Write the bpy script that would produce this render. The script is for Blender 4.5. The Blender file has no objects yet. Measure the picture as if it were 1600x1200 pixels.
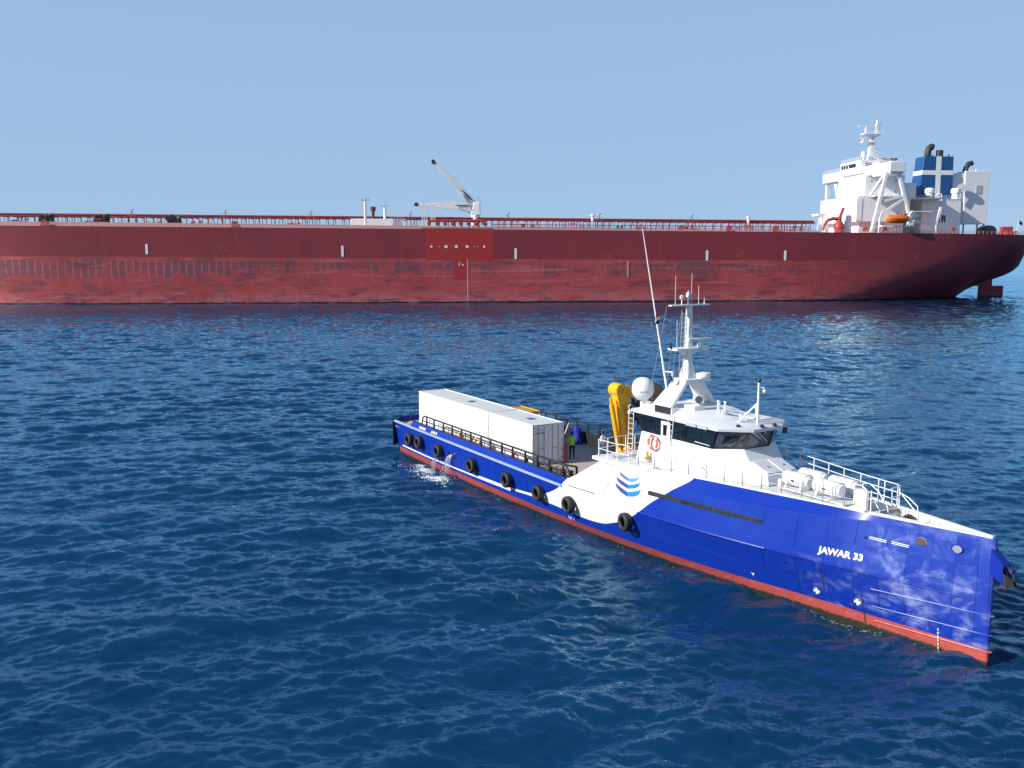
import bpy, bmesh, math, random
import numpy as np
from mathutils import Vector, Matrix

R = math.radians
random.seed(7)
np.random.seed(7)
sc = bpy.context.scene
col = sc.collection

# ------------------------------------------------------------------ camera
cam = bpy.data.cameras.new('camera')
cam.sensor_width = 36.0
cam.lens = 32.4
cam.clip_start = 0.5
cam.clip_end = 120000.0
cam_o = bpy.data.objects.new('camera', cam)
col.objects.link(cam_o)
cam_o.location = (0, 0, 16.0)
cam_o.rotation_euler = (R(90 - 7.907), 0, 0)
sc.camera = cam_o

# ------------------------------------------------------------------ sky and sun
SUN_EL = R(29)
SUN_AZ = np.array([-0.945, -0.327])
SUN_AZ = SUN_AZ / np.linalg.norm(SUN_AZ)
w = bpy.data.worlds.new('World')
sc.world = w
w.use_nodes = True
nt = w.node_tree
bg = nt.nodes['Background']
sky = nt.nodes.new('ShaderNodeTexSky')
sky.sky_type = 'NISHITA'
sky.sun_disc = False
sky.sun_elevation = SUN_EL
sky.sun_rotation = math.atan2(SUN_AZ[0], SUN_AZ[1])
sky.altitude = 0
sky.air_density = 0.7
sky.dust_density = 0.1
sky.ozone_density = 3.0
veil = nt.nodes.new('ShaderNodeMix')            # even pale-blue haze over the whole dome
veil.data_type = 'RGBA'
veil.inputs[7].default_value = (2.52, 3.85, 5.65, 1)
wtc = nt.nodes.new('ShaderNodeTexCoord')
wsp = nt.nodes.new('ShaderNodeSeparateXYZ')
wmr = nt.nodes.new('ShaderNodeMapRange')         # thick haze low down, clearer blue overhead
wmr.interpolation_type = 'SMOOTHSTEP'
nt.links.new(wtc.outputs['Generated'], wsp.inputs[0])
nt.links.new(wsp.outputs[2], wmr.inputs[0])
for i_, v_ in ((1, 0.18), (2, 0.55), (3, 0.90), (4, 0.15)):
    wmr.inputs[i_].default_value = v_
nt.links.new(wmr.outputs[0], veil.inputs[0])
nt.links.new(sky.outputs[0], veil.inputs[6])
nt.links.new(veil.outputs[2], bg.inputs[0])
bg.inputs[1].default_value = 0.10

sun = bpy.data.lights.new('sun', 'SUN')
sun.energy = 4.4
sun.angle = R(0.53)
sun.color = (1.0, 0.955, 0.88)
sun_o = bpy.data.objects.new('sun', sun)
col.objects.link(sun_o)
sd = Vector((SUN_AZ[0] * math.cos(SUN_EL), SUN_AZ[1] * math.cos(SUN_EL), math.sin(SUN_EL)))
sun_o.rotation_euler = sd.to_track_quat('Z', 'Y').to_euler()

vs = sc.view_settings
vs.view_transform = 'Standard'
vs.look = 'None'
vs.exposure = 0.45
vs.gamma = 1.0
sc.cycles.use_denoising = True
sc.cycles.sample_clamp_indirect = 6.0
sc.cycles.max_bounces = 8
sc.cycles.caustics_reflective = False
sc.cycles.caustics_refractive = False


# ------------------------------------------------------------------ node helpers
class Val:
    """a shader value; arithmetic on it adds Math nodes"""
    def __init__(self, tree, sock):
        self.t, self.s = tree, sock

    def _m(self, op, *others, clamp=False):
        n = self.t.nodes.new('ShaderNodeMath')
        n.operation = op
        n.use_clamp = clamp
        for i, o in enumerate((self,) + others):
            if isinstance(o, Val):
                self.t.links.new(o.s, n.inputs[i])
            else:
                n.inputs[i].default_value = o
        return Val(self.t, n.outputs[0])

    def __add__(self, o): return self._m('ADD', o)
    def __sub__(self, o): return self._m('SUBTRACT', o)
    def __mul__(self, o): return self._m('MULTIPLY', o)
    def __truediv__(self, o): return self._m('DIVIDE', o)
    def gt(self, o): return self._m('GREATER_THAN', o)
    def lt(self, o): return self._m('LESS_THAN', o)
    def floor(self): return self._m('FLOOR')
    def fract(self): return self._m('FRACT')
    def abs(self): return self._m('ABSOLUTE')
    def max(self, o): return self._m('MAXIMUM', o)
    def min(self, o): return self._m('MINIMUM', o)
    def clamp(self): return self._m('ADD', 0.0, clamp=True)

    def step(self, a, b):
        """0 below a, 1 above b, smooth between"""
        n = self.t.nodes.new('ShaderNodeMapRange')
        n.interpolation_type = 'SMOOTHSTEP'
        self.t.links.new(self.s, n.inputs[0])
        n.inputs[1].default_value = a
        n.inputs[2].default_value = b
        return Val(self.t, n.outputs[0])

    def within(self, a, b, e=0.01):
        return self.step(a - e, a + e) * (Val.one(self) - self.step(b - e, b + e))

    @staticmethod
    def one(v):
        n = v.t.nodes.new('ShaderNodeValue')
        n.outputs[0].default_value = 1.0
        return Val(v.t, n.outputs[0])

    def curve(self, pts, x0, x1, y0, y1):
        """piecewise-linear table of this value"""
        n = self.t.nodes.new('ShaderNodeFloatCurve')
        u = (self - x0) / (x1 - x0)
        self.t.links.new(u.s, n.inputs['Value'])
        c = n.mapping.curves[0]
        P = [((x - x0) / (x1 - x0), (y - y0) / (y1 - y0)) for x, y in pts]
        while len(c.points) < len(P):
            c.points.new(0.5, 0.5)
        for q, (a, b) in zip(c.points, P):
            q.location = (a, b)
            q.handle_type = 'AUTO_CLAMPED'
        n.mapping.update()
        return Val(self.t, n.outputs[0]) * (y1 - y0) + y0


class Mat:
    """a Principled material with shortcuts"""
    def __init__(self, name):
        self.m = bpy.data.materials.new(name)
        self.m.use_nodes = True
        self.t = self.m.node_tree
        self.b = self.t.nodes['Principled BSDF']
        self._tc = None

    def coords(self):
        if self._tc is None:
            n = self.t.nodes.new('ShaderNodeTexCoord')
            self._tc = n.outputs['Object']
        return self._tc

    def xyz(self):
        n = self.t.nodes.new('ShaderNodeSeparateXYZ')
        self.t.links.new(self.coords(), n.inputs[0])
        return [Val(self.t, o) for o in n.outputs]

    def vec(self, x, y, z):
        n = self.t.nodes.new('ShaderNodeCombineXYZ')
        for i, o in enumerate((x, y, z)):
            if isinstance(o, Val):
                self.t.links.new(o.s, n.inputs[i])
            else:
                n.inputs[i].default_value = o
        return n.outputs[0]

    def noise(self, scale=1.0, detail=4, rough=0.55, stretch=(1, 1, 1), vec=None, dist=0.0, off=(0, 0, 0)):
        mp = self.t.nodes.new('ShaderNodeMapping')
        self.t.links.new(vec or self.coords(), mp.inputs[0])
        mp.inputs['Scale'].default_value = stretch
        mp.inputs['Location'].default_value = off
        n = self.t.nodes.new('ShaderNodeTexNoise')
        self.t.links.new(mp.outputs[0], n.inputs['Vector'])
        n.inputs['Scale'].default_value = scale
        n.inputs['Detail'].default_value = detail
        n.inputs['Roughness'].default_value = rough
        n.inputs['Distortion'].default_value = dist
        return Val(self.t, n.outputs[0])

    def white(self, vec):
        n = self.t.nodes.new('ShaderNodeTexWhiteNoise')
        self.t.links.new(vec, n.inputs['Vector'])
        return Val(self.t, n.outputs['Value'])

    def mix(self, fac, a, b):
        n = self.t.nodes.new('ShaderNodeMix')
        n.data_type = 'RGBA'
        for i, o in ((0, fac), (6, a), (7, b)):
            if isinstance(o, Val):
                self.t.links.new(o.s, n.inputs[i])
            elif hasattr(o, 'is_linked'):
                self.t.links.new(o, n.inputs[i])
            elif i == 0:
                n.inputs[0].default_value = o
            else:
                n.inputs[i].default_value = (o[0], o[1], o[2], 1)
        return n.outputs[2]

    def set(self, key, v):
        if isinstance(v, Val):
            self.t.links.new(v.s, self.b.inputs[key])
        elif hasattr(v, 'is_linked'):
            self.t.links.new(v, self.b.inputs[key])
        elif isinstance(v, tuple):
            self.b.inputs[key].default_value = (v[0], v[1], v[2], 1)
        else:
            self.b.inputs[key].default_value = v
        return self

    def bump(self, h, strength=0.3, dist=0.02, prev=None):
        n = self.t.nodes.new('ShaderNodeBump')
        n.inputs['Strength'].default_value = strength
        n.inputs['Distance'].default_value = dist
        self.t.links.new(h.s, n.inputs['Height'])
        if prev is not None:
            self.t.links.new(prev, n.inputs['Normal'])
        self.t.links.new(n.outputs[0], self.b.inputs['Normal'])
        return n.outputs[0]


def paint(name, c, rough=0.4, dirt=0.25, dcol=None, metal=0.0, scale=1.2, streak=True, bump=0.0):
    """weathered paint: broad tone change, vertical streaks, uneven gloss"""
    m = Mat(name)
    d = dcol or tuple(x * 0.55 + 0.02 for x in c)
    n1 = m.noise(scale, 5, 0.6)
    f = n1.step(0.42, 0.78) * dirt
    if streak:
        n2 = m.noise(scale * 2.2, 4, 0.6, stretch=(3.0, 3.0, 0.25))
        f = f + n2.step(0.5, 0.8) * (dirt * 0.7)
    m.set('Base Color', m.mix(f.clamp(), c, d))
    m.set('Roughness', (n1 * 0.25 + (rough - 0.12)).clamp())
    m.set('Metallic', metal)
    if bump:
        m.bump(m.noise(scale * 6, 4), bump, 0.01)
    return m.m


M = {}
M['white'] = paint('white_paint', (0.80, 0.80, 0.80), 0.35, 0.10, (0.62, 0.60, 0.56))
M['white_deck'] = paint('white_deck_paint', (0.60, 0.61, 0.63), 0.6, 0.25, (0.46, 0.45, 0.43), scale=0.8, streak=False)
M['grey_roof'] = paint('pale_grey_paint', (0.62, 0.64, 0.68), 0.5, 0.15, (0.5, 0.5, 0.5), streak=False)
M['black'] = paint('black_paint', (0.018, 0.018, 0.02), 0.45, 0.3, (0.05, 0.045, 0.04))
M['rubber'] = paint('black_rubber', (0.016, 0.016, 0.017), 0.62, 0.35, (0.055, 0.052, 0.05), scale=5, bump=0.2)
M['blue'] = paint('blue_paint', (0.006, 0.022, 0.30), 0.35, 0.2, (0.01, 0.03, 0.22))
M['ledge'] = paint('pale_blue_ledge_paint', (0.35, 0.42, 0.62), 0.5, 0.3, (0.2, 0.25, 0.5))
M['yellow'] = paint('yellow_crane_paint', (0.88, 0.46, 0.010), 0.4, 0.18, (0.6, 0.30, 0.02))
M['orange'] = paint('orange_lifeboat_paint', (0.75, 0.17, 0.03), 0.4, 0.2)
M['ring'] = paint('orange_life_ring', (0.75, 0.12, 0.06), 0.5, 0.15)
M['red'] = paint('red_oxide_paint', (0.26, 0.035, 0.035), 0.5, 0.4, (0.10, 0.03, 0.03))
M['red2'] = paint('signal_red_paint', (0.42, 0.05, 0.045), 0.45, 0.3)
M['pink'] = paint('faded_pink_deck_paint', (0.55, 0.33, 0.32), 0.6, 0.35, (0.40, 0.22, 0.2))
M['steel'] = paint('galvanised_steel', (0.42, 0.43, 0.44), 0.38, 0.3, metal=0.6)
M['rust'] = paint('rusty_brown_steel', (0.12, 0.05, 0.035), 0.7, 0.5)
M['dark'] = paint('dark_machinery', (0.03, 0.028, 0.03), 0.55, 0.4, (0.08, 0.06, 0.05), scale=4)
M['ochre'] = paint('ochre_yellow_paint', (0.55, 0.30, 0.05), 0.5, 0.3)
M['teal'] = paint('teal_green_paint', (0.03, 0.22, 0.20), 0.5, 0.3)
M['funnel_blue'] = paint('funnel_blue_paint', (0.012, 0.080, 0.24), 0.4, 0.2)
M['tw'] = paint('tanker_white_paint', (0.84, 0.84, 0.83), 0.4, 0.12, (0.60, 0.55, 0.50), scale=0.25)
M['navy'] = paint('logo_dark_blue', (0.05, 0.07, 0.30), 0.4, 0.05)
M['sky_logo'] = paint('logo_light_blue', (0.015, 0.24, 0.62), 0.4, 0.05)
M['lettering'] = paint('white_lettering', (0.82, 0.82, 0.82), 0.45, 0.12)
M['print_blue'] = paint('blue_print', (0.04, 0.10, 0.33), 0.5, 0.1)
M['print_grey'] = paint('grey_print', (0.42, 0.45, 0.50), 0.5, 0.1)
M['tarp'] = paint('blue_tarpaulin', (0.012, 0.03, 0.38), 0.4, 0.2, bump=0.4)
M['skin'] = paint('brown_skin', (0.20, 0.10, 0.06), 0.55, 0.1, streak=False)
M['hivis'] = paint('lime_green_vest_cloth', (0.28, 0.75, 0.09), 0.8, 0.15, streak=False)
M['trousers'] = paint('black_trouser_cloth', (0.012, 0.014, 0.022), 0.85, 0.1, streak=False)
M['shirt'] = paint('white_shirt_cloth', (0.72, 0.74, 0.76), 0.85, 0.12, streak=False)
M['greycloth'] = paint('grey_trouser_cloth', (0.40, 0.42, 0.47), 0.85, 0.12, streak=False)
M['hair'] = paint('black_hair', (0.01, 0.009, 0.008), 0.6, 0.1, streak=False)
M['flag_red'] = paint('red_flag_cloth', (0.55, 0.02, 0.03), 0.8, 0.05, streak=False)


def glass_mat(name, c, rough):
    m = Mat(name)
    m.set('Base Color', c)
    m.set('Roughness', rough)
    m.set('IOR', 1.6)
    m.set('Specular IOR Level', 0.9)
    return m.m


M['glass'] = glass_mat('dark_tinted_glass', (0.006, 0.008, 0.010), 0.04)
M['glass_front'] = glass_mat('glass_painted_reflection', (0.10, 0.11, 0.125), 0.06)  # grey base stands in for sky and deck reflected in the front panes
M['band'] = glass_mat('gloss_black_window_band', (0.008, 0.009, 0.011), 0.12)


# ------------------------------------------------------------------ mesh helpers
class MB:
    """collects shapes; build() links them as ONE mesh object"""
    def __init__(self):
        self.v, self.f, self.mi = [], [], []

    def add(self, vs_, fs_, mi=0):
        o = len(self.v)
        self.v.extend([tuple(map(float, q)) for q in vs_])
        for q in fs_:
            self.f.append([i + o for i in q])
            self.mi.append(mi)
        return self

    def box(self, x0, x1, y0, y1, z0, z1, mi=0):
        p = [(x0, y0, z0), (x1, y0, z0), (x1, y1, z0), (x0, y1, z0), (x0, y0, z1), (x1, y0, z1), (x1, y1, z1), (x0, y1, z1)]
        return self.add(p, [(0, 3, 2, 1), (4, 5, 6, 7), (0, 1, 5, 4), (1, 2, 6, 5), (2, 3, 7, 6), (3, 0, 4, 7)], mi)

    def hexa(self, p, mi=0):
        """eight corners, bottom four then top four, counter-clockwise"""
        return self.add(p, [(0, 3, 2, 1), (4, 5, 6, 7), (0, 1, 5, 4), (1, 2, 6, 5), (2, 3, 7, 6), (3, 0, 4, 7)], mi)

    def bar(self, p, q, wd, hh, up=(0, 0, 1), w2=None, h2=None, mi=0):
        p, q = Vector(p), Vector(q)
        d = (q - p).normalized()
        u = Vector(up)
        if abs(d.dot(u)) > 0.97:
            u = Vector((1, 0, 0)) if abs(d.x) < 0.9 else Vector((0, 1, 0))
        a = d.cross(u).normalized()
        b = a.cross(d).normalized()
        w2 = wd if w2 is None else w2
        h2 = hh if h2 is None else h2
        P = []
        for c, ww, h_ in ((p, wd, hh), (q, w2, h2)):
            for sx, sy in ((-1, -1), (1, -1), (1, 1), (-1, 1)):
                P.append(c + a * (sx * ww / 2) + b * (sy * h_ / 2))
        return self.add(P, [(3, 2, 1, 0), (4, 5, 6, 7), (0, 1, 5, 4), (1, 2, 6, 5), (2, 3, 7, 6), (3, 0, 4, 7)], mi)

    def cyl(self, p, q, r0, r1=None, n=12, mi=0):
        r1 = r0 if r1 is None else r1
        p, q = Vector(p), Vector(q)
        d = (q - p).normalized()
        u = Vector((0, 0, 1)) if abs(d.z) < 0.9 else Vector((1, 0, 0))
        a = d.cross(u).normalized()
        b = d.cross(a)
        P = []
        for c, r in ((p, r0), (q, r1)):
            for i in range(n):
                t = 2 * math.pi * i / n
                P.append(c + (a * math.cos(t) + b * math.sin(t)) * r)
        F = [(i, (i + 1) % n, n + (i + 1) % n, n + i) for i in range(n)]
        F += [tuple(range(n - 1, -1, -1)), tuple(range(n, 2 * n))]
        return self.add(P, F, mi)

    def tube(self, pts, r, n=8, mi=0):
        pts = [Vector(p) for p in pts]
        prev = None
        P = []
        for i, p in enumerate(pts):
            d = (pts[min(i + 1, len(pts) - 1)] - pts[max(i - 1, 0)]).normalized()
            if prev is None:
                u = Vector((0, 0, 1)) if abs(d.z) < 0.9 else Vector((1, 0, 0))
                a = d.cross(u).normalized()
            else:
                a = (prev - d * prev.dot(d)).normalized()
            prev = a
            b = d.cross(a)
            rr = r[i] if isinstance(r, (list, tuple)) else r
            for k in range(n):
                t = 2 * math.pi * k / n
                P.append(p + (a * math.cos(t) + b * math.sin(t)) * rr)
        F = []
        for i in range(len(pts) - 1):
            for k in range(n):
                F.append((i * n + k, i * n + (k + 1) % n, (i + 1) * n + (k + 1) % n, (i + 1) * n + k))
        F += [tuple(range(n - 1, -1, -1)), tuple(range((len(pts) - 1) * n, len(pts) * n))]
        return self.add(P, F, mi)

    def lathe(self, prof, c=(0, 0, 0), axis=(0, 0, 1), n=24, closed=False, mi=0):
        """profile of (radius, height along axis)"""
        d = Vector(axis).normalized()
        u = Vector((0, 0, 1)) if abs(d.z) < 0.9 else Vector((1, 0, 0))
        a = d.cross(u).normalized()
        b = d.cross(a)
        c = Vector(c)
        P = []
        for r, hgt in prof:
            for i in range(n):
                t = 2 * math.pi * i / n
                P.append(c + d * hgt + (a * math.cos(t) + b * math.sin(t)) * max(r, 1e-4))
        m = len(prof)
        F = []
        for j in range(m if closed else m - 1):
            k = (j + 1) % m
            for i in range(n):
                F.append((j * n + i, j * n + (i + 1) % n, k * n + (i + 1) % n, k * n + i))
        return self.add(P, F, mi)

    def ball(self, c, r, n=16, sz=1.0, mi=0):
        prof = [(r * math.sin(math.pi * k / 10), -r * sz * math.cos(math.pi * k / 10)) for k in range(11)]
        return self.lathe(prof, c, n=n, mi=mi)

    def prism(self, poly, vec, mi=0):
        n = len(poly)
        v = Vector(vec)
        P = [Vector(p) for p in poly] + [Vector(p) + v for p in poly]
        F = [tuple(range(n - 1, -1, -1)), tuple(range(n, 2 * n))]
        F += [(i, (i + 1) % n, n + (i + 1) % n, n + i) for i in range(n)]
        return self.add(P, F, mi)

    def loft(self, rings, cap=True, closed=True, mi=0):
        n = len(rings[0])
        P = [p for r in rings for p in r]
        F = []
        for j in range(len(rings) - 1):
            for i in range(n if closed else n - 1):
                k = (i + 1) % n
                F.append((j * n + i, j * n + k, (j + 1) * n + k, (j + 1) * n + i))
        if cap:
            F += [tuple(range(n - 1, -1, -1)), tuple(range((len(rings) - 1) * n, len(rings) * n))]
        return self.add(P, F, mi)

    def mesh(self, name, mats, angle=32):
        me = bpy.data.meshes.new(name)
        me.from_pydata(self.v, [], self.f)
        for m in (mats if isinstance(mats, (list, tuple)) else [mats]):
            me.materials.append(m)
        if isinstance(mats, (list, tuple)) and len(mats) > 1:
            me.polygons.foreach_set('material_index', self.mi)
        bm = bmesh.new()
        bm.from_mesh(me)
        bmesh.ops.recalc_face_normals(bm, faces=bm.faces)
        bm.to_mesh(me)
        bm.free()
        me.polygons.foreach_set('use_smooth', [True] * len(me.polygons))
        me.set_sharp_from_angle(angle=R(angle))
        return me

    def build(self, name, mats, parent=None, bevel=0, kind=None, angle=32):
        return link(name, self.mesh(name, mats, angle), parent, bevel=bevel, kind=kind)


def link(name, me, parent=None, loc=None, rz=None, bevel=0, kind=None):
    o = bpy.data.objects.new(name, me)
    col.objects.link(o)
    if parent is not None:
        o.parent = parent
    if loc is not None:
        o.location = loc
    if rz is not None:
        o.rotation_euler = (0, 0, rz)
    if bevel:
        b = o.modifiers.new('bevel', 'BEVEL')
        b.width = bevel
        b.segments = 2
        b.limit_method = 'ANGLE'
        b.angle_limit = R(40)
    if kind:
        o['kind'] = kind
    return o


def empty(name, loc=(0, 0, 0), rz=0.0, parent=None):
    o = bpy.data.objects.new(name, None)
    col.objects.link(o)
    o.empty_display_size = 0.3
    o.location = loc
    o.rotation_euler = (0, 0, rz)
    if parent is not None:
        o.parent = parent
    return o


def tag(o, label, cat, group=None, kind=None):
    o['label'] = label
    o['category'] = cat
    if group:
        o['group'] = group
    if kind:
        o['kind'] = kind
    return o


def text_tris(txt, size, bold=0.0, shear=0.0):
    """triangulated outline of a word: list of 2-D points and faces"""
    cu = bpy.data.curves.new('lettering', 'FONT')
    cu.body = txt
    cu.size = size
    cu.offset = bold
    cu.shear = shear
    cu.resolution_u = 3
    o = bpy.data.objects.new('lettering', cu)
    col.objects.link(o)
    dg = bpy.context.evaluated_depsgraph_get()
    me = bpy.data.meshes.new_from_object(o.evaluated_get(dg))
    v = [(p.co.x, p.co.y) for p in me.vertices]
    f = [tuple(p.vertices) for p in me.polygons]
    bpy.data.objects.remove(o)
    bpy.data.meshes.remove(me)
    return v, f


# ================================================================== SEA
def wave_tile(n, L, V, wind, seed, lo, hi, rms):
    """one periodic patch of wind sea: height and sideways pull"""
    rng = np.random.default_rng(seed)
    k = 2 * np.pi * np.fft.fftfreq(n, L / n)
    kx, ky = np.meshgrid(k, k, indexing='ij')
    kk = np.hypot(kx, ky)
    kk[0, 0] = 1
    Lp = V * V / 9.81
    ct = (kx * wind[0] + ky * wind[1]) / kk
    S = np.exp(-1 / (kk * Lp) ** 2) / kk ** 3.6 * (0.03 + np.abs(ct) ** 7)
    S *= (kk > 2 * np.pi / hi) * np.exp(-(kk * lo / (2 * np.pi)) ** 2 * 0.5)
    S[0, 0] = 0
    a = np.sqrt(S) * (rng.normal(size=(n, n)) + 1j * rng.normal(size=(n, n)))
    hgt = np.fft.ifft2(a).real
    sc_ = rms / hgt.std()
    dx = np.fft.ifft2(-1j * a * kx / kk).real
    dy = np.fft.ifft2(-1j * a * ky / kk).real
    return hgt * sc_, dx * sc_, dy * sc_


def sample(tile, L, x, y):
    n = tile.shape[0]
    u = (x / L * n) % n
    v = (y / L * n) % n
    i, j = np.floor(u).astype(int), np.floor(v).astype(int)
    a, b = u - i, v - j
    i %= n
    j %= n
    i1, j1 = (i + 1) % n, (j + 1) % n
    return (tile[i, j] * (1 - a) * (1 - b) + tile[i1, j] * a * (1 - b) + tile[i, j1] * (1 - a) * b + tile[i1, j1] * a * b)


def build_sea():
    wind = np.array([-0.26, 0.966])
    A = wave_tile(1024, 113.0, 3.8, wind, 3, 0.30, 36.0, 0.115)
    B = wave_tile(1024, 71.0, 2.0, np.array([-0.05, 0.998]), 9, 0.16, 10.0, 0.028)
    front = np.radians(np.arange(-44, 44.01, 0.125)) + np.pi / 2
    rest = np.radians(np.arange(44 + 6, 360 - 44 - 3, 6.0)) + np.pi / 2
    th = np.concatenate([front, rest])
    r = [0.5, 6.0, 14.0]
    x = 20.0
    while x < 950:
        r.append(x)
        x *= 1.00265
    while x < 3000:
        r.append(x)
        x *= 1.02
    while x < 90000:
        r.append(x)
        x *= 1.12
    r = np.array(r)
    RR, TT = np.meshgrid(r, th, indexing='ij')
    X, Y = RR * np.cos(TT), RR * np.sin(TT)
    Z = np.zeros_like(X)
    DX = np.zeros_like(X)
    DY = np.zeros_like(X)
    fade = np.clip((1000 - RR) / 300, 0, 1)
    c, s = math.cos(R(23)), math.sin(R(23))
    Xr, Yr = c * X - s * Y, s * X + c * Y
    # gusts: broad patches where the wind sea is a little higher or lower
    g = 1 + 0.26 * np.sin(X / 17 + 1.3 * np.sin(Y / 29)) * np.sin(Y / 21 + 0.9 * np.sin(X / 33)) + 0.20 * np.sin(X / 47 + Y / 83 + 1.0 + 1.2 * np.sin(Y / 61))
    for k, (T, L, xx, yy) in enumerate(((A, 113.0, X, Y), (B, 71.0, Xr, Yr))):
        Z += sample(T[0], L, xx, yy) * fade * g
        dx = sample(T[1], L, xx, yy) * fade * g * 0.28
        dy = sample(T[2], L, xx, yy) * fade * g * 0.28
        if k:
            dx, dy = c * dx + s * dy, -s * dx + c * dy
        DX += dx
        DY += dy
    nr, na = X.shape
    co = np.stack([X + DX, Y + DY, Z], -1).reshape(-1, 3)
    i, j = np.meshgrid(np.arange(nr - 1), np.arange(na), indexing='ij')
    j1 = (j + 1) % na
    F = np.stack([i * na + j, (i + 1) * na + j, (i + 1) * na + j1, i * na + j1], -1).reshape(-1, 4)
    me = bpy.data.meshes.new('sea')
    me.vertices.add(len(co))
    me.vertices.foreach_set('co', co.ravel().astype(np.float32))
    me.loops.add(F.size)
    me.loops.foreach_set('vertex_index', F.ravel().astype(np.int32))
    me.polygons.add(len(F))
    me.polygons.foreach_set('loop_start', np.arange(0, F.size, 4, dtype=np.int32))
    me.polygons.foreach_set('use_smooth', np.ones(len(F), dtype=bool))
    me.update(calc_edges=True)
    m = Mat('sea_water')
    n1 = m.noise(2.4, 4, 0.6, stretch=(0.6, 1.0, 1.0))
    n2 = m.noise(8.0, 3, 0.6, stretch=(0.7, 1.0, 1.0))
    gust = m.noise(0.045, 3, 0.55, stretch=(0.5, 1.0, 1.0)).step(0.34, 0.66) * 0.75 + 0.5
    p = m.bump(n1 * gust, 0.45, 0.12)
    p = m.bump(n2 * gust, 0.6, 0.036, p)
    n3 = m.noise(21.0, 2, 0.5, stretch=(0.8, 1.0, 1.0))
    p = m.bump(n3 * gust, 0.5, 0.012, p)
    # light coming back out of the deep water does not follow the ripples; only the mirror of the surface does
    body = m.t.nodes.new('ShaderNodeBsdfDiffuse')
    tint = m.noise(0.05, 3, 0.5)
    m.t.links.new(m.mix(tint.step(.35, .65), (0.0026, 0.034, 0.092), (0.0034, 0.044, 0.120)), body.inputs['Color'])
    body.inputs['Normal'].default_value = (0, 0, 1)
    upn = m.t.nodes.new('ShaderNodeCombineXYZ')
    upn.inputs[2].default_value = 1.0
    m.t.links.new(upn.outputs[0], body.inputs['Normal'])
    gl = m.t.nodes.new('ShaderNodeBsdfGlossy')
    gl.inputs['Roughness'].default_value = 0.05
    gl.inputs['Color'].default_value = (0.54, 0.84, 1.0, 1)
    m.t.links.new(p, gl.inputs['Normal'])
    fr_ = m.t.nodes.new('ShaderNodeFresnel')
    fr_.inputs['IOR'].default_value = 1.36
    m.t.links.new(p, fr_.inputs['Normal'])
    mx = m.t.nodes.new('ShaderNodeMixShader')
    m.t.links.new((Val(m.t, fr_.outputs[0]) * 1.55).min(1.0).s, mx.inputs[0])
    m.t.links.new(body.outputs[0], mx.inputs[1])
    m.t.links.new(gl.outputs[0], mx.inputs[2])
    m.t.nodes.remove(m.b)
    m.t.links.new(mx.outputs[0], m.t.nodes['Material Output'].inputs['Surface'])
    me.materials.append(m.m)
    o = link('sea', me)
    o['kind'] = 'structure'

    def height(x, y):
        x, y = np.array([x]), np.array([y])
        return float((sample(A[0], 113.0, x, y) + sample(B[0], 71.0, c * x - s * y, s * x + c * y))[0])
    return height


sea_z = build_sea()

# ================================================================== SUPPLY BOAT
YAW = -1.046
BX, BY = -5.58, 76.38


def bw(x, y, z):
    return (BX + math.cos(YAW) * x - math.sin(YAW) * y, BY + math.sin(YAW) * x + math.cos(YAW) * y, z)


def on_boat(o, x, y, z, rz=0.0):
    o.location = bw(x, y, z)
    o.rotation_euler = (0, 0, YAW + rz)
    return o


# ---- hull lines: half-breadths along the length
HX = np.arange(-1.0, 48.61, 0.1)


def _sm(a, n):
    k = np.ones(2 * n + 1) / (2 * n + 1)
    p = np.concatenate([2 * a[0] - a[n:0:-1], a, 2 * a[-1] - a[-2:-n - 2:-1]])
    return np.convolve(p, k, 'valid')


def _ln(pts, n=14):
    p = np.array(pts, float)
    return _sm(_sm(np.interp(HX, p[:, 0], p[:, 1]), n), n)


WLn = _ln([(-1, 4.1), (5, 4.2), (12, 4.2), (17, 4.05), (21, 3.85), (25, 3.6), (29, 3.25), (33, 2.75), (37, 2.1), (41, 1.3), (45, .6), (48.4, .05)])
BTn = _ln([(-1, 4.35), (5, 4.5), (12, 4.5), (17, 4.4), (21, 4.3), (25, 4.1), (29, 3.8), (33, 3.25), (37, 2.5), (41, 1.5), (45, .75), (48.4, .06)])
MDn = _ln([(-1, 4.7), (5, 4.75), (20, 4.75), (25.5, 4.7), (29, 4.5), (31.8, 4.15), (36, 3.5), (39.3, 2.65), (43.7, 1.5), (46.5, .62), (48.4, .07)])
KAn = _ln([(-1, 4.68), (25, 4.68), (29, 4.6), (31, 4.25), (34, 3.6), (39, 2.45), (41.4, 1.8), (44, .95), (46.5, .45), (48.4, .06)], 8)
KDn = _ln([(-1, 4.6), (25, 4.55), (28, 4.5), (29.2, 4.3), (31.3, 3.85), (34.6, 2.9), (38, 2.15), (41, 1.45), (43.3, 1.05), (45.6, .62), (48.4, .05)], 6)
ZDn = _ln([(-1, 2.8), (3.3, 2.8), (3.5, 3.25), (25.6, 3.25), (28.6, 4.92), (34, 5.0), (41, 5.05), (45, 5.13), (48.4, 5.2)], 2)
ZAn = np.interp(HX, [-1, 3.3, 3.5, 25.6, 28.8, 34, 39, 41.4, 44, 46.5, 48.4], [2.76, 2.76, 3.0, 3.0, 4.2, 4.33, 4.48, 4.62, 4.85, 5.0, 5.12])


def g_(a, x):
    return float(np.interp(x, HX, a))


def hy(x, z):
    """half-breadth of the hull at station x and height z"""
    wl = g_(WLn, x)
    return float(np.interp(z, [-1.0, 0, .65, 2.7, g_(ZAn, x), g_(ZDn, x)],
                           [max(wl * .8 - .05, 0.02), wl, g_(BTn, x), g_(MDn, x), g_(KAn, x), g_(KDn, x)]))


def skin_pt(x, z, off=0.0, side=-1):
    return (x, side * (hy(x, z) + off), z)


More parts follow.
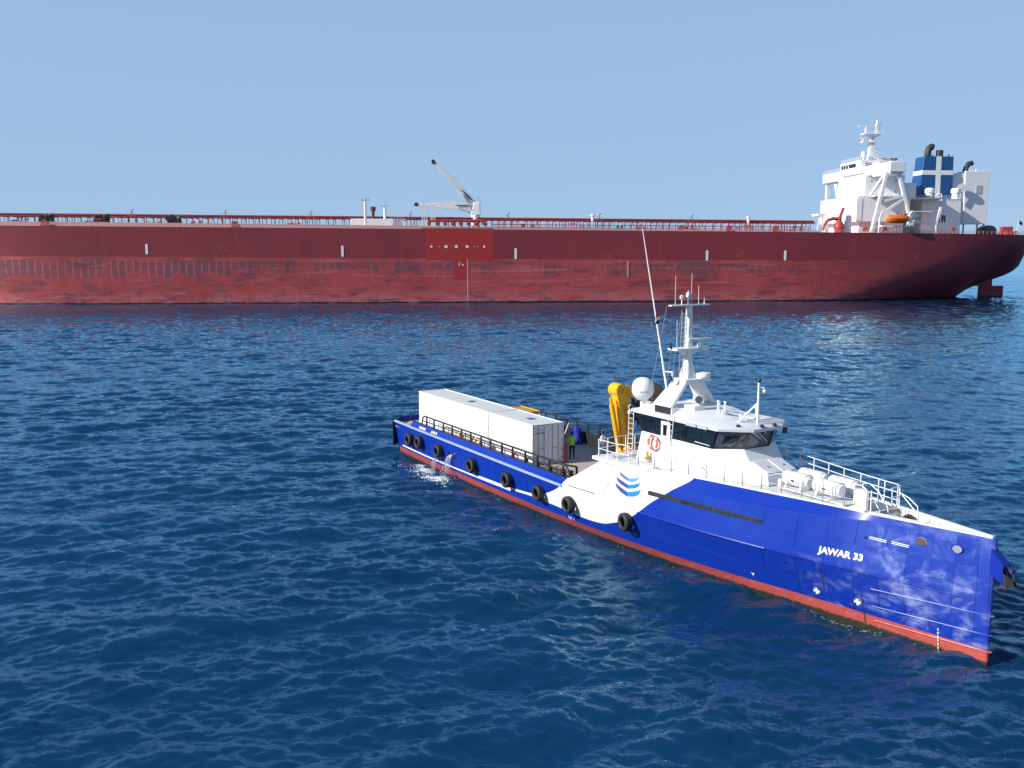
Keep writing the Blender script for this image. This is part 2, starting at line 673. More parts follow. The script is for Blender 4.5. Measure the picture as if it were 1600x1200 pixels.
def hull_paint():
    m = Mat('supply_boat_hull_paint')
    x, y, z = m.xyz()
    nz = m.noise(0.9, 5, 0.6)
    nf = m.noise(5.0, 4, 0.6)
    # blue coat, slightly faded in broad cloudy areas
    blue = m.mix(nz.step(0.4, 0.75) * 0.35, (0.0055, 0.032, 0.320), (0.0085, 0.043, 0.370))
    streak_ = m.noise(2.6, 4, 0.6, stretch=(1.6, 1.6, 0.16))
    blue = m.mix(streak_.step(0.56, 0.74) * 0.22, blue, (0.03, 0.055, 0.30))
    blue = m.mix(m.noise(1.7, 5, 0.65, stretch=(0.35, 1, 1.6), off=(5, 5, 5)).step(0.60, 0.72) * 0.16, blue, (0.003, 0.010, 0.15))
    # light reflected off the water, painted as pale patches on the bow plating
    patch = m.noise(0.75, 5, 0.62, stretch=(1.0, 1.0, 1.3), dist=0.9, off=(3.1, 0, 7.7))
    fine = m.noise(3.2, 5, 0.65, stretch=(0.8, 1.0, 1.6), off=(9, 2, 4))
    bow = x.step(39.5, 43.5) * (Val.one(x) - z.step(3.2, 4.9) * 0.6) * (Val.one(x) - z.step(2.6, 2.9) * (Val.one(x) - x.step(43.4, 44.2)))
    oi = m.t.nodes.new('ShaderNodeObjectInfo')              # each plate gets its own share of the painted reflections
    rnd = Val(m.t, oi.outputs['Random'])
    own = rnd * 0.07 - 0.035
    painted_glints = ((patch + own).step(0.46, 0.68) * (fine.step(0.34, 0.62) * 0.75 + 0.25) * bow * 0.5).clamp()
    painted_sheen = ((rnd * 0.6 + 0.3) * (patch.step(0.3, 0.7) * 0.6 + 0.4) * x.step(41.5, 44.5) * z.step(0.9, 2.2) * 0.26)  # paler sheen of the forward plates, reflection painted into the blue
    blue = m.mix(painted_sheen.clamp(), blue, (0.18, 0.24, 0.62))
    blue = m.mix(painted_glints, blue, (0.40, 0.46, 0.72))
    # white sweep amidships
    low = x.curve([(0, .78), (6.9, .80), (14.5, .93), (18.8, 1.07), (21.6, 1.2), (23.4, 1.2), (26.5, 1.1), (27.9, 1.16), (29, 1.42), (30.3, 1.95), (31.4, 2.58), (32.3, 3.3), (33.4, 4.1), (34.4, 4.85), (35.2, 5.6), (50, 5.6)], 0, 50, 0, 6)
    up = x.curve([(0, .9), (6.9, .93), (14.5, 1.10), (18.8, 1.23), (21.7, 1.46), (22.75, 1.74), (23.97, 2.22), (24.97, 2.8), (25.55, 3.5), (26.2, 6), (50, 6)], 0, 50, 0, 6)
    d1 = (z - low).step(-0.012, 0.012)
    d2 = Val.one(z) - (z - up).step(-0.012, 0.012)
    wm = d1 * d2 * x.step(14.0, 14.3)
    white = m.mix(nz.step(0.5, 0.8) * 0.14, (0.80, 0.80, 0.79), (0.62, 0.60, 0.55))
    c = m.mix(wm, blue, white)
    # red boot-topping, worn, with dark growth along the water
    red = m.mix(nf.step(0.35, 0.75) * 0.6, (0.47, 0.090, 0.075), (0.36, 0.065, 0.055))
    red = m.mix((m.noise(2.2, 5, 0.6, stretch=(1, 1, 4)).step(0.56, 0.72) * 0.55).clamp(), red, (0.55, 0.24, 0.21))
    c = m.mix((Val.one(z) - (z + nf * 0.03).step(0.655, 0.672)), c, red)
    slime = (Val.one(z) - (z + nf * 0.35 - nz * 0.1).step(0.22, 0.34))
    c = m.mix(slime, c, (0.035, 0.034, 0.018))
    # rust and grime runs below two overboard outlets
    for xs, zt, zb in ((41.72, 2.42, 1.25), (43.45, 1.5, 0.1)):
        run = (x - xs + (nf - 0.5) * 0.10).abs()
        f = (Val.one(x) - run.step(0.015, 0.075)) * z.within(zb, zt, 0.12) * 0.8
        c = m.mix(f.clamp(), c, (0.03, 0.028, 0.025))
    m.set('Base Color', c)
    m.set('Roughness', (nz * 0.16 + 0.20 + slime * 0.3).clamp())
    m.set('Specular IOR Level', 0.26)
    m.bump(m.noise(1.1, 2, 0.5, stretch=(1, 1, 0.7)), 0.10, 0.08)
    return m.m


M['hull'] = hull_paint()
boat = empty('supply_boat', (BX, BY, 0), YAW)
tag(boat, 'blue and white supply boat with red waterline lying across the foreground', 'boat')


def ring_at(x, side):
    wl = g_(WLn, x)
    ys = [max(wl * .8 - .05, .02), wl, g_(BTn, x), None, g_(MDn, x), g_(KAn, x), g_(KDn, x)]
    zs = [-1.0, 0.0, .65, 1.7, 2.7, g_(ZAn, x), g_(ZDn, x)]
    ys[3] = hy(x, 1.7)
    return [(x, side * a, b) for a, b in zip(ys, zs)]


def hull_mesh():
    mb = MB()
    xs = [0.2] + [0.6 + 0.6 * k for k in range(5)] + [3.3, 3.45, 3.6] + list(np.arange(4.2, 25.3, 0.7)) + \
        [25.6, 26.2, 27, 27.8, 28.6, 29.2] + list(np.arange(29.8, 48.0, 0.55)) + [48.0, 48.25, 48.4]
    for s in (-1, 1):
        mb.loft([ring_at(float(x), s) for x in xs], cap=False, closed=False)
        # chamfered quarter and transom
        a = ring_at(0.2, s)
        q = [(-1.0, s * max(abs(p[1]) - 1.05, 0.5), p[2]) for p in a]
        cpt = [(-1.0, 0, p[2]) for p in a]
        mb.loft([a, q, cpt], cap=False, closed=False)
    # stem bar
    mb.cyl((48.40, 0, -1.0), (48.42, 0, 5.2), 0.10, 0.09, 14)
    bm_ = mb.mesh('hull', M['hull'], 9)
    return bm_


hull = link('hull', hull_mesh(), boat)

# hull plates on the fore body, each with its own slight dish
rng = random.Random(4)
px_edges = [37.2, 38.9, 40.5, 41.9, 43.1, 44.2, 45.25, 46.2, 47.1, 47.95]
for i in range(len(px_edges) - 1):
    x0, x1 = px_edges[i] + .006, px_edges[i + 1] - .006
    for j in range(4):
        tilt = [rng.uniform(0.008, 0.030) for _ in range(4)]
        dish = rng.uniform(-0.012, 0.004)
        mb = MB()
        nx, nz_ = 5, 4
        g = []
        for a in range(nx + 1):
            for b in range(nz_ + 1):
                u, v = a / nx, b / nz_
                x = x0 + (x1 - x0) * u
                zz = [0.72, 1.72, 2.66, 0.5 * (2.7 + g_(ZAn, x)), g_(ZAn, x) - .02]
                z = zz[j] + (zz[j + 1] - zz[j] - .012) * v + .006
                o_ = (tilt[0] * (1 - u) * (1 - v) + tilt[1] * u * (1 - v) + tilt[2] * u * v + tilt[3] * (1 - u) * v)
                o_ += dish * 16 * u * (1 - u) * v * (1 - v)
                g.append(skin_pt(x, z, o_))
        F = [(a * (nz_ + 1) + b, (a + 1) * (nz_ + 1) + b, (a + 1) * (nz_ + 1) + b + 1, a * (nz_ + 1) + b + 1)
             for a in range(nx) for b in range(nz_)]
        mb.add(g, F)
        # returns along the four edges so that the plate has thickness
        per = [(a, 0) for a in range(nx)] + [(nx, b) for b in range(nz_)] + [(a, nz_) for a in range(nx, 0, -1)] + [(0, b) for b in range(nz_, 0, -1)]
        top = [g[a * (nz_ + 1) + b] for a, b in per]
        bot = [(p[0], p[1] + 0.05, p[2]) for p in top]
        mb.loft([top, bot], cap=False)
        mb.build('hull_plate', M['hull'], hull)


def strake(pts, r, name, mat, parent=hull, n=6):
    return MB().tube(pts, r, n).build(name, mat, parent)


# half-round strake along the deck line forward, white moulding aft, spray rails round the stem
for s in (-1, 1):
    strake([skin_pt(x, 2.69 - 0.012 * (x - 31.5), 0.02, s) for x in np.arange(31.5, 39.3, 0.4)], 0.055, 'rubbing_strake', M['hull'])
    strake([skin_pt(float(x), 0.86 + 0.012 * max(x - 6, 0), 0.02, s) for x in np.arange(1.3, 19.2, 0.6)], 0.055, 'white_moulding', M['white'])
    for zr in (0.55, 1.22, 2.02):
        P = [skin_pt(float(x), zr - .14 * (46.5 - x) / 4, 0.03, s) for x in np.arange(43.9, 48.3, 0.4)] + [(48.52, s * 0.05, zr + .05), (48.62, 0, zr + .06)]
        strake(P, 0.03, 'spray_rail', M['hull'])
    P = [skin_pt(float(x), 2.72, 0.05, s) for x in np.arange(0.3, 25.1, 0.55)]
    MB().loft([[(p[0], p[1] - s * .10, 2.70), (p[0], p[1] + s * .05, 2.70), (p[0], p[1] + s * .05, 2.80), (p[0], p[1] - s * .10, 2.83)] for p in P]).build('ledge_bar', M['ledge'], hull)

# fine weld lines on the white topside and the sheltered door outline
def line_on_hull(pts, name, r=0.012, mat=None, off=0.004):
    return strake([skin_pt(x, z, off) for x, z in pts], r, name, mat or M['print_grey'], hull, 5)


line_on_hull([(25.7, 2.92), (26.6, 2.95), (27.5, 2.97), (28.3, 3.0), (28.75, 3.1), (29.0, 3.3), (29.3, 3.7), (29.4, 4.0), (29.42, 4.45), (29.4, 4.9)], 'panel_outline', 0.016)
line_on_hull([(25.7, 2.90), (26.6, 2.93), (27.5, 2.95), (28.1, 2.96)], 'panel_gap', 0.03, M['black'])
line_on_hull([(x, 2.72) for x in np.arange(25.3, 31.6, .5)], 'weld_line', 0.012, M['white_deck'], 0.022)
line_on_hull([(x, 2.62 - .005 * (x - 39)) for x in np.arange(39.2, 48.2, .6)], 'weld_line', 0.03, M['hull'], 0.02)
line_on_hull([(x, 1.55) for x in np.arange(30, 40.2, .8)], 'weld_line', 0.01, M['hull'])
for xs in (6.5, 11.8, 16.9, 20.9):
    line_on_hull([(xs, z) for z in (1.0, 1.5, 2.0, 2.5, 2.68)], 'weld_line', 0.012, M['hull'])

# long slot of small windows low in the topside
slot = MB()
for s in (-1, 1):
    top = [skin_pt(float(x), 3.99 - 0.016 * (x - 32.2), 0.05, s) for x in np.arange(32.2, 38.95, .35)]
    bot = [(p[0], p[1] + s * .012, p[2] - .23) for p in top]
    slot.loft([top, bot], cap=False, closed=False)
slot.build('window_slot', M['black'], hull)
for k in range(7):
    xa, xb = 34.3 + k * .66, 34.3 + k * .66 + .52
    z0 = 3.99 - .016 * (xa - 32.2)
    P = [skin_pt(xa, z0 - .185, .065), skin_pt(xb, z0 - .195, .065), skin_pt(xb, z0 - .05, .065), skin_pt(xa, z0 - .04, .065)]
    MB().prism(P, (0, .02, 0)).build('slot_window', M['glass'], hull)


# lettering, emblem, marks: thin plates lying on the shell
def flat_on_hull(v, f, x0, z0, name, mat, off=0.035, parent=hull):
    P = [skin_pt(x0 + a, z0 + b, off) for a, b in v]
    return MB().add(P, f).build(name, mat, parent)


v, f = text_tris('JAWAR 33', 0.40, 0.017)
wmax = max(a for a, b in v)
flat_on_hull([(a / wmax * 1.9, b + a / wmax * .06) for a, b in v], f, 41.66, 3.03, 'name_lettering', M['lettering'], 0.045)
v, f = text_tris('JAWAR 33', 0.24, 0.01)
wmax = max(a for a, b in v)
flat_on_hull([(a / wmax * 1.0, b) for a, b in v], f, 7.2, 2.90, 'name_lettering', M['lettering'], 0.02)
L_ = [[(30.06, 4.59), (30.30, 4.50), (30.77, 4.36), (30.79, 4.22), (30.45, 4.30), (30.16, 4.42)],
      [(29.97, 4.30), (30.20, 4.20), (30.78, 4.02), (30.78, 3.80), (30.35, 3.92), (30.05, 4.08)],
      [(29.88, 3.95), (30.15, 3.82), (30.73, 3.62), (30.73, 3.36), (30.3, 3.50), (29.98, 3.70)]]
R_ = [[(30.79, 4.36), (31.15, 4.42), (31.46, 4.54), (31.34, 4.33), (31.1, 4.23), (30.81, 4.21)],
      [(30.80, 4.02), (31.2, 4.10), (31.62, 4.27), (31.48, 4.02), (31.2, 3.90), (30.80, 3.80)],
      [(30.75, 3.62), (31.2, 3.72), (31.68, 3.90), (31.52, 3.60), (31.2, 3.46), (30.75, 3.36)]]
for poly in L_:
    MB().add([skin_pt(x, z, .025) for x, z in poly], [(0, 1, 4, 5), (1, 2, 3, 4)]).build('emblem_chevron', M['navy'], hull)
for poly in R_:
    MB().add([skin_pt(x, z, .025) for x, z in poly], [(0, 1, 4, 5), (1, 2, 3, 4)]).build('emblem_chevron', M['sky_logo'], hull)
mb = MB()
for a, b, c_, d in ((30.75, 4.52, 30.83, 4.66), (30.95, 4.46, 31.02, 4.72), (31.06, 4.48, 31.12, 4.70)):
    mb.add([skin_pt(a, b, .025), skin_pt(a + .025, b, .025), skin_pt(c_ + .025, d, .025), skin_pt(c_, d, .025)], [(0, 1, 2, 3)])
mb.build('emblem_lettering', M['print_grey'], hull)
for cx_, cz_ in ((41.33, 1.08), (43.23, 1.12)):                  # white thruster crosses
    mb = MB()
    for k in range(4):
        t = k * math.pi / 2
        P = []
        for a, b in ((.0, -.025), (.15, -.075), (.15, .075), (0, .025)):
            P.append(skin_pt(cx_ + a * math.cos(t) - b * math.sin(t), cz_ + a * math.sin(t) + b * math.cos(t), .045))
        mb.add(P, [(0, 1, 2, 3)])
    mb.build('thruster_mark', M['lettering'], hull)
mb = MB().add([skin_pt(38.11 + a, 1.0 + b, .02) for a, b in ((-.09, .08), (0, .05), (.09, .08), (.0, -.09))], [(0, 1, 2, 3)])
mb.build('warning_mark', M['lettering'], hull)
for k, d in enumerate('246802'):
    v, f = text_tris(d, 0.13, .006)
    flat_on_hull(v, f, 46.58, 0.10 + k * .16, 'draught_figure', M['lettering'], .05)
for a0, z0, hh in ((25.0, .78, .08), (25.12, .72, .06), (25.22, .8, .08), (25.45, .75, .05)):
    MB().add([skin_pt(a0 + a, z0 + b, .02) for a, b in ((-.03, -hh), (.03, -hh), (.03, hh), (-.03, hh))], [(0, 1, 2, 3)]).build('draught_figure', M['lettering'], hull)
mb = MB()
for k in range(6):
    a0 = 5.05 + k * .19
    mb.add([skin_pt(a0 + a, 2.9 + b, .02) for a, b in ((0, 0), (.15, 0), (.15, .16), (0, .16))], [(0, 1, 2, 3)])
mb.build('port_lettering', M['lettering'], hull)


def hull_port(x, z, rx, rz_, name, rim, hole, off=0.03):
    nrm = Vector((hy(x + .2, z) - hy(x - .2, z), 0, 0))
    mb = MB()
    ring = []
    for k in range(20):
        t = 2 * math.pi * k / 20
        ring.append((x + rx * math.cos(t), z + rz_ * math.sin(t)))
    o_ = [skin_pt(x + (a - x) * 1.18, z + (b - z) * 1.18, off) for a, b in ring]
    i_ = [skin_pt(a, b, off + .03) for a, b in ring]
    j_ = [(p[0], p[1] + .045, p[2]) for p in i_]
    mb.loft([o_, i_, j_], cap=False)
    o = mb.build(name, rim, hull)
    MB().add([(p[0], p[1] - .004, p[2]) for p in j_], [tuple(range(20))]).build('opening', hole, o)
    return o


hull_port(45.75, 4.43, .19, .15, 'mooring_fairlead', M['steel'], M['rust'])
hull_port(47.15, 4.47, .20, .16, 'mooring_fairlead', M['blue'], M['steel'], 0.06)
for xo, zo in ((10.2, 1.9), (10.95, 1.85)):
    hull_port(xo, zo, .13 if xo < 10.5 else .2, .15 if xo < 10.5 else .22, 'overboard_outlet', M['blue'], M['black'])
for xo, zo in ((40.05, 2.15), (40.9, 1.9), (43.5, 4.08)):
    hull_port(xo, zo, .05, .05, 'small_vent', M['blue'], M['black'])
for xa in (43.68, 44.6):
    for dz in (0.0, -.07):
        strake([skin_pt(xa + t, 4.17 - .02 * t + dz, .06) for t in (0, .35, .72)], 0.016, 'grab_bar', M['white'])

# black stern fender and transom corner
MB().loft([[(-1.06, -3.7, z), (-.1, -4.78, z), (.25, -4.92, z), (.28, -4.72, z), (-.98, -3.5, z)] for z in (0.75, 1.0, 2.55, 2.72)]).build('stern_fender', M['rubber'], boat, bevel=.03)
MB().loft([[(-1.06, 3.7, z), (-.1, 4.78, z), (.25, 4.92, z), (.28, 4.72, z), (-.98, 3.5, z)] for z in (0.75, 1.0, 2.55, 2.72)]).build('stern_fender', M['rubber'], boat, bevel=.03)


# ---- decks
def deck_mat():
    m = Mat('beige_cargo_deck')
    x, y, z = m.xyz()
    n = m.noise(0.7, 5, 0.6)
    n2 = m.noise(6, 4, 0.6)
    c = m.mix(n.step(.35, .7) * .6, (0.47, 0.40, 0.36), (0.38, 0.33, 0.30))
    seam = (y * 5.0).fract()
    c = m.mix((Val.one(y) - seam.step(.03, .07)) * .35, c, (0.18, 0.15, 0.14))
    c = m.mix(n2.step(.62, .8) * .4, c, (0.16, 0.14, 0.13))
    m.set('Base Color', c)
    m.set('Roughness', 0.75)
    m.bump(n2, .2, .01)
    return m.m


M['deck'] = deck_mat()
P = [(-.98, -3.55), (.2, -4.66), (20, -4.56), (25.5, -4.42), (28.9, -4.15), (28.9, 4.15), (25.5, 4.42), (20, 4.56), (.2, 4.66), (-.98, 3.55)]
MB().prism([(a, b, 2.3) for a, b in P], (0, 0, .1)).build('cargo_deck', M['deck'], boat)
# inner faces and cap of the aft bulwark
for s in (-1, 1):
    xs = np.arange(3.6, 25.7, .8)
    rings = [[(x, s * (g_(KDn, x) + .02), 3.25), (x, s * (g_(KDn, x) - .14), 3.26), (x, s * (g_(KDn, x) - .16), 2.38), (x, s * (g_(KDn, x) - .1), 2.38)] for x in map(float, xs)]
    MB().loft(rings).build('bulwark_liner', M['black'], boat)
# wing bulwark rising to the forecastle: inner face
for s in (-1, 1):
    rings = []
    for x in (25.6, 26.3, 27.0, 27.7, 28.4, 28.9):
        zt = g_(ZDn, x)
        yy = g_(KDn, x)
        rings.append([(x, s * (yy + .01), zt + .01), (x, s * (yy - .12), zt + .01), (x, s * (yy - .14), 2.38), (x, s * (yy - .05), 2.38)])
    MB().loft(rings).build('wing_bulwark', M['white'], boat)

# black rail of posts and pipes along the cargo deck
post = MB()
post.hexa([(-.10, -.05, 0), (.10, -.05, 0), (.10, .05, 0), (-.10, .05, 0), (-.05, -.04, .62), (.05, -.04, .62), (.05, .04, .62), (-.05, .04, .62)])
post_me = post.mesh('post', M['black'])
pipe2 = MB()
pipe2.tube([(-.22, 0, 0), (-.22, 0, .38), (-.18, 0, .42), (.18, 0, .42), (.22, 0, .38), (.22, 0, 0)], .028, 6)
pipe2_me = pipe2.mesh('bracket', M['black'])
for s in (-1, 1):
    rl = empty('cargo_rail', (0, 0, 0), parent=boat)
    top = [(5.0, s * 4.44, 3.25), (5.15, s * 4.44, 3.70), (5.5, s * 4.44, 3.88), (7, s * 4.45, 3.88), (12, s * 4.45, 3.88), (18, s * 4.44, 3.9), (23.8, s * 4.40, 3.92), (25.0, s * 4.38, 3.86), (25.35, s * 4.38, 3.55), (25.4, s * 4.4, 2.45)]
    MB().tube(top, .065, 8).build('top_pipe', M['black'], rl)
    MB().tube([(5.1, s * 4.45, 3.5), (15, s * 4.46, 3.5), (25.2, s * 4.40, 3.55)], .04, 6).build('lower_pipe', M['black'], rl)
    for k in range(14):
        x = 5.8 + k * 1.46 + rng.uniform(-.1, .1)
        link('post', post_me, rl, (x, s * 4.45, 3.25))
    for x in (6.5, 8.1, 12.4, 16.1, 21.6, 24.2):
        link('bracket', pipe2_me, rl, (x, s * 4.40, 3.26))
    MB().bar((24.2, s * 4.4, 3.86), (24.5, s * 3.3, 3.6), .09, .09).bar((24.5, s * 3.3, 3.6), (24.5, s * 3.3, 2.4), .1, .1).build('end_gate', M['black'], rl)
    if s < 0:
        MB().tube([(18.9, -3.3, 3.05), (21, -3.32, 3.05), (23.2, -3.35, 3.05)], .06, 7).build('inner_pipe', M['black'], rl)
        for x in (18.9, 20.3, 21.8, 23.2):
            MB().bar((x, -3.33, 2.4), (x, -3.33, 3.06), .08, .08).build('inner_post', M['black'], rl)
        MB().tube([(24.9, -4.35, 3.8), (25.2, -4.1, 3.1)], .03, 6).build('stay', M['white'], rl)
# stern rail
MB().tube([(-.85, -2.9, 2.4), (-.85, -2.9, 3.05), (-.85, -1.2, 3.1), (-.85, 1.2, 3.1), (-.85, 2.9, 3.05), (-.85, 2.9, 2.4)], .05, 8).build('stern_rail', M['black'], boat)
# mooring bollards
bol = MB().lathe([(.0, 0), (.17, 0), (.15, .05), (.15, .48), (.19, .5), (.19, .6), (.0, .62)], n=16)
bol_me = bol.mesh('mooring_bollard', M['black'])
for x, y in ((22.5, -2.9), (23.05, -2.75), (22.5, 3.6), (23.1, 3.6)):
    link('mooring_bollard', bol_me, boat, (x, y, 2.4))
MB().box(22.0, 23.7, -3.2, -2.45, 2.40, 2.46).build('bollard_plate', M['print_grey'], boat)

# forecastle deck with its overhanging lip
NS = [28.35, 28.9, 29.6, 30.4, 31.3, 32.5, 34, 36, 38, 40, 41.5, 42.6, 43.4]
rings = []
for x in NS:
    yy = g_(KDn, max(x, 29.0)) - .02
    zt = g_(ZDn, max(x, 28.8)) - .10
    rings.append([(x, -yy, zt - .12), (x, -yy, zt), (x, -yy * .5, zt + .05), (x, 0, zt + .07), (x, yy * .5, zt + .05), (x, yy, zt), (x, yy, zt - .12)])
MB().loft(rings).build('forecastle_deck', M['white_deck'], boat)
for s in (-1, 1):
    rg = []
    for x in (27.75, 28.3, 29, 29.8, 30.6, 31.3, 31.8):
        yy = g_(KDn, max(x, 29.0)) + (.16 if x < 31 else .10)
        rg.append([(x, s * (yy + .0), 4.84), (x, s * (yy + .0), 5.04), (x, s * (yy - .75), 5.04), (x, s * (yy - .75), 4.84)])
    MB().loft(rg).build('deck_lip', M['white'], boat, bevel=.03)
MB().box(27.75, 28.4, -4.3, 4.3, 4.80, 5.02).build('deck_lip', M['white'], boat, bevel=.03)
# low coaming along the deck edge
for s in (-1, 1):
    rg = []
    for x in np.arange(31.2, 43.6, .6):
        x = float(x)
        yy = g_(KDn, x)
        zt = g_(ZDn, x)
        rg.append([(x, s * (yy + .015), zt - .06), (x, s * (yy + .015), zt + .05), (x, s * (yy - .10), zt + .06), (x, s * (yy - .10), zt - .06)])
    MB().loft(rg).build('deck_edge_coaming', M['white'], boat)
# bow well: lower deck between high bulwarks with stiffeners
fd = []
for x in (43.3, 44.5, 46, 47.5, 48.3):
    yy = max(g_(KDn, x) - .03, .04)
    fd.append([(x, -yy, 4.42), (x, yy, 4.42), (x, yy, 4.50), (x, -yy, 4.50)])
MB().loft(fd).build('bow_deck', M['white_deck'], boat)
for s in (-1, 1):
    rg = []
    for x in (43.35, 44.2, 45, 46, 47, 47.8, 48.38):
        yy = g_(KDn, x)
        zt = g_(ZDn, x)
        t_ = min(.16, yy)
        rg.append([(x, s * (yy + .02), zt - .03), (x, s * (yy + .02), zt + .05), (x, s * max(yy - t_, 0), zt + .06), (x, s * max(yy - t_, 0), zt - .03)])
    MB().loft(rg).build('bow_cap_rail', M['white'], boat)
    rg = []
    for x in (43.35, 44.2, 45, 46, 47, 47.8, 48.3):
        yy = max(g_(KDn, x) - .04, .02)
        rg.append([(x, s * yy, 4.45), (x, s * yy, g_(ZDn, x)), (x, s * max(yy - .03, .0), g_(ZDn, x)), (x, s * max(yy - .03, 0), 4.45)])
    MB().loft(rg).build('bow_bulwark_liner', M['white'], boat)
    for x in (43.9, 44.5, 45.1, 45.7, 46.3, 46.8):
        yy = g_(KDn, x) - .05
        MB().prism([(x, s * yy, 4.5), (x, s * (yy - .22), 4.5), (x, s * (yy - .10), 5.05), (x, s * yy, 5.05)], (.05, 0, 0)).build('bulwark_stiffener', M['white'], boat)
MB().hexa([(43.3, -.95, 4.45), (43.4, -.95, 4.45), (43.4, .95, 4.45), (43.3, .95, 4.45), (43.3, -.98, 5.08), (43.4, -.98, 5.08), (43.4, .98, 5.08), (43.3, .98, 5.08)]).build('well_bulkhead', M['white'], boat)
# windlass and bitts in the well
wz = MB().cyl((44.3, -.35, 4.78), (44.3, .35, 4.78), .22, n=16).cyl((44.3, -.5, 4.78), (44.3, -.36, 4.78), .28, n=16).cyl((44.3, .36, 4.78), (44.3, .5, 4.78), .28, n=16)
wz.box(44.05, 44.55, -.45, .45, 4.5, 4.66)
wz.build('windlass', M['dark'], boat)
for y in (-.25, .2):
    link('mooring_bollard', bol_me, boat, (45.3, y, 4.5)).scale = (.7, .7, .8)
MB().tube([(44.4, .1, 4.62), (45.0, .2, 4.55), (45.7, .05, 4.55), (46.4, .1, 4.54), (47.0, 0, 4.55)], .05, 6).build('mooring_rope', M['steel'], boat)
# anchor pocket and anchor on the stem
ap = MB()
for s in (-1, 1):
    ap.prism([(48.42, s * .16, 4.75), (48.95, s * .20, 4.22), (49.02, s * .20, 3.55), (48.42, s * .16, 3.78)], (0, s * .04, 0))
ap.hexa([(48.42, -.2, 4.6), (48.95, -.24, 4.12), (48.95, .24, 4.12), (48.42, .2, 4.6), (48.42, -.2, 4.78), (48.98, -.24, 4.28), (48.98, .24, 4.28), (48.42, .2, 4.78)])
ap.build('anchor_bracket', M['blue'], boat)
an = MB().bar((48.75, 0, 4.40), (49.12, 0, 3.55), .10, .10)
an.prism([(49.02, -.30, 3.98), (49.14, -.34, 3.4), (49.32, -.1, 3.55), (49.22, -.05, 3.75)], (.05, .0, .02))
an.prism([(49.02, .30, 3.98), (49.14, .34, 3.4), (49.32, .1, 3.55), (49.22, .05, 3.75)], (.05, .0, .02))
an.bar((49.05, -.34, 3.5), (49.05, .34, 3.5), .16, .14)
an.cyl((49.2, -.12, 4.12), (49.2, .12, 4.12), .09, n=12)
an.build('anchor', M['dark'], boat)
MB().bar((48.95, 0, 4.25), (49.3, 0, 4.0), .08, .06).bar((49.3, 0, 4.0), (49.33, 0, 4.4), .04, .04).build('anchor_roller', M['blue'], boat)

# ---- deckhouse and wheelhouse
dh = empty('deckhouse', parent=boat)
B0 = [(28.8, -2.3, 4.55), (33.6, -2.3, 4.55), (37.5, -1.12, 4.55), (37.5, 1.12, 4.55), (33.6, 2.3, 4.55), (28.8, 2.3, 4.55)]
B1 = [(29.2, -2.2, 6.46), (34.8, -2.2, 6.46), (35.7, -.87, 6.46), (35.7, .87, 6.46), (34.8, 2.2, 6.46), (29.2, 2.2, 6.46)]
B2 = [(28.8, -2.25, 7.43), (35.1, -2.15, 7.43), (36.05, -.85, 7.43), (36.05, .85, 7.43), (35.1, 2.15, 7.43), (28.8, 2.25, 7.43)]
MB().loft([B0, B1]).build('lower_wall', M['white'], dh, bevel=.03)
MB().loft([[(a, b, c + .003) for a, b, c in B1], B2]).build('window_band', M['band'], dh)


def pane(a, b, u0, u1, v0, v1, name, mat, off=.012, th=.02):
    """pane between bottom ring edge and top ring edge; u along, v up"""
    a0, a1 = Vector(B1[a]), Vector(B1[b])
    b0, b1 = Vector(B2[a]), Vector(B2[b])
    def pt(u, v):
        return (a0.lerp(a1, u)).lerp(b0.lerp(b1, u), v)
    n = (pt(1, 0) - pt(0, 0)).cross(pt(0, 1) - pt(0, 0)).normalized()
    q = [pt(u0, v0) + n * off, pt(u1, v0) + n * off, pt(u1, v1) + n * off, pt(u0, v1) + n * off]
    return MB().prism(q, tuple(-n * th)).build(name, mat, dh, bevel=.006)


for u0, u1 in ((.06, .23), (.50, .66), (.685, .84), (.86, .985)):
    pane(0, 1, u0, u1, .12, .9, 'side_window', M['glass'])
for u0, u1 in ((.015, .16), (.185, .34), (.36, .5), (.77, .94)):
    pane(4, 5, u0, u1, .12, .9, 'side_window', M['glass'])
for a, b in ((1, 2), (2, 3), (3, 4)):
    pane(a, b, .08, .92, .12, .94, 'front_window', M['glass_front'])
    wp = [Vector(B1[a]).lerp(Vector(B1[b]), .55) + Vector((.04, -.02, .08)), Vector(B1[a]).lerp(Vector(B1[b]), .8) + Vector((.22, -.02, .62))]
    MB().tube(wp, .014, 5).build('wiper', M['black'], dh)
MB().bar((33.6, -2.24, 6.63), (34.7, -2.22, 6.60), .02, .03).build('grab_rail', M['white'], dh)
# side door with a small window
dr = MB().box(30.98, 31.72, -2.31, -2.22, 5.05, 7.30).build('door', M['white'], dh, bevel=.03)
MB().box(31.17, 31.53, -2.325, -2.30, 6.55, 7.13).build('door_window', M['glass'], dr, bevel=.03)
MB().box(31.03, 31.10, -2.36, -2.30, 6.1, 6.16).build('handle', M['steel'], dr)
MB().box(33.05, 33.83, -2.40, -2.345, 7.40, 7.57).build('fascia_panel', M['print_grey'], dh)
MB().box(33.92, 34.65, -2.40, -2.345, 7.40, 7.57).build('fascia_panel', M['print_grey'], dh)
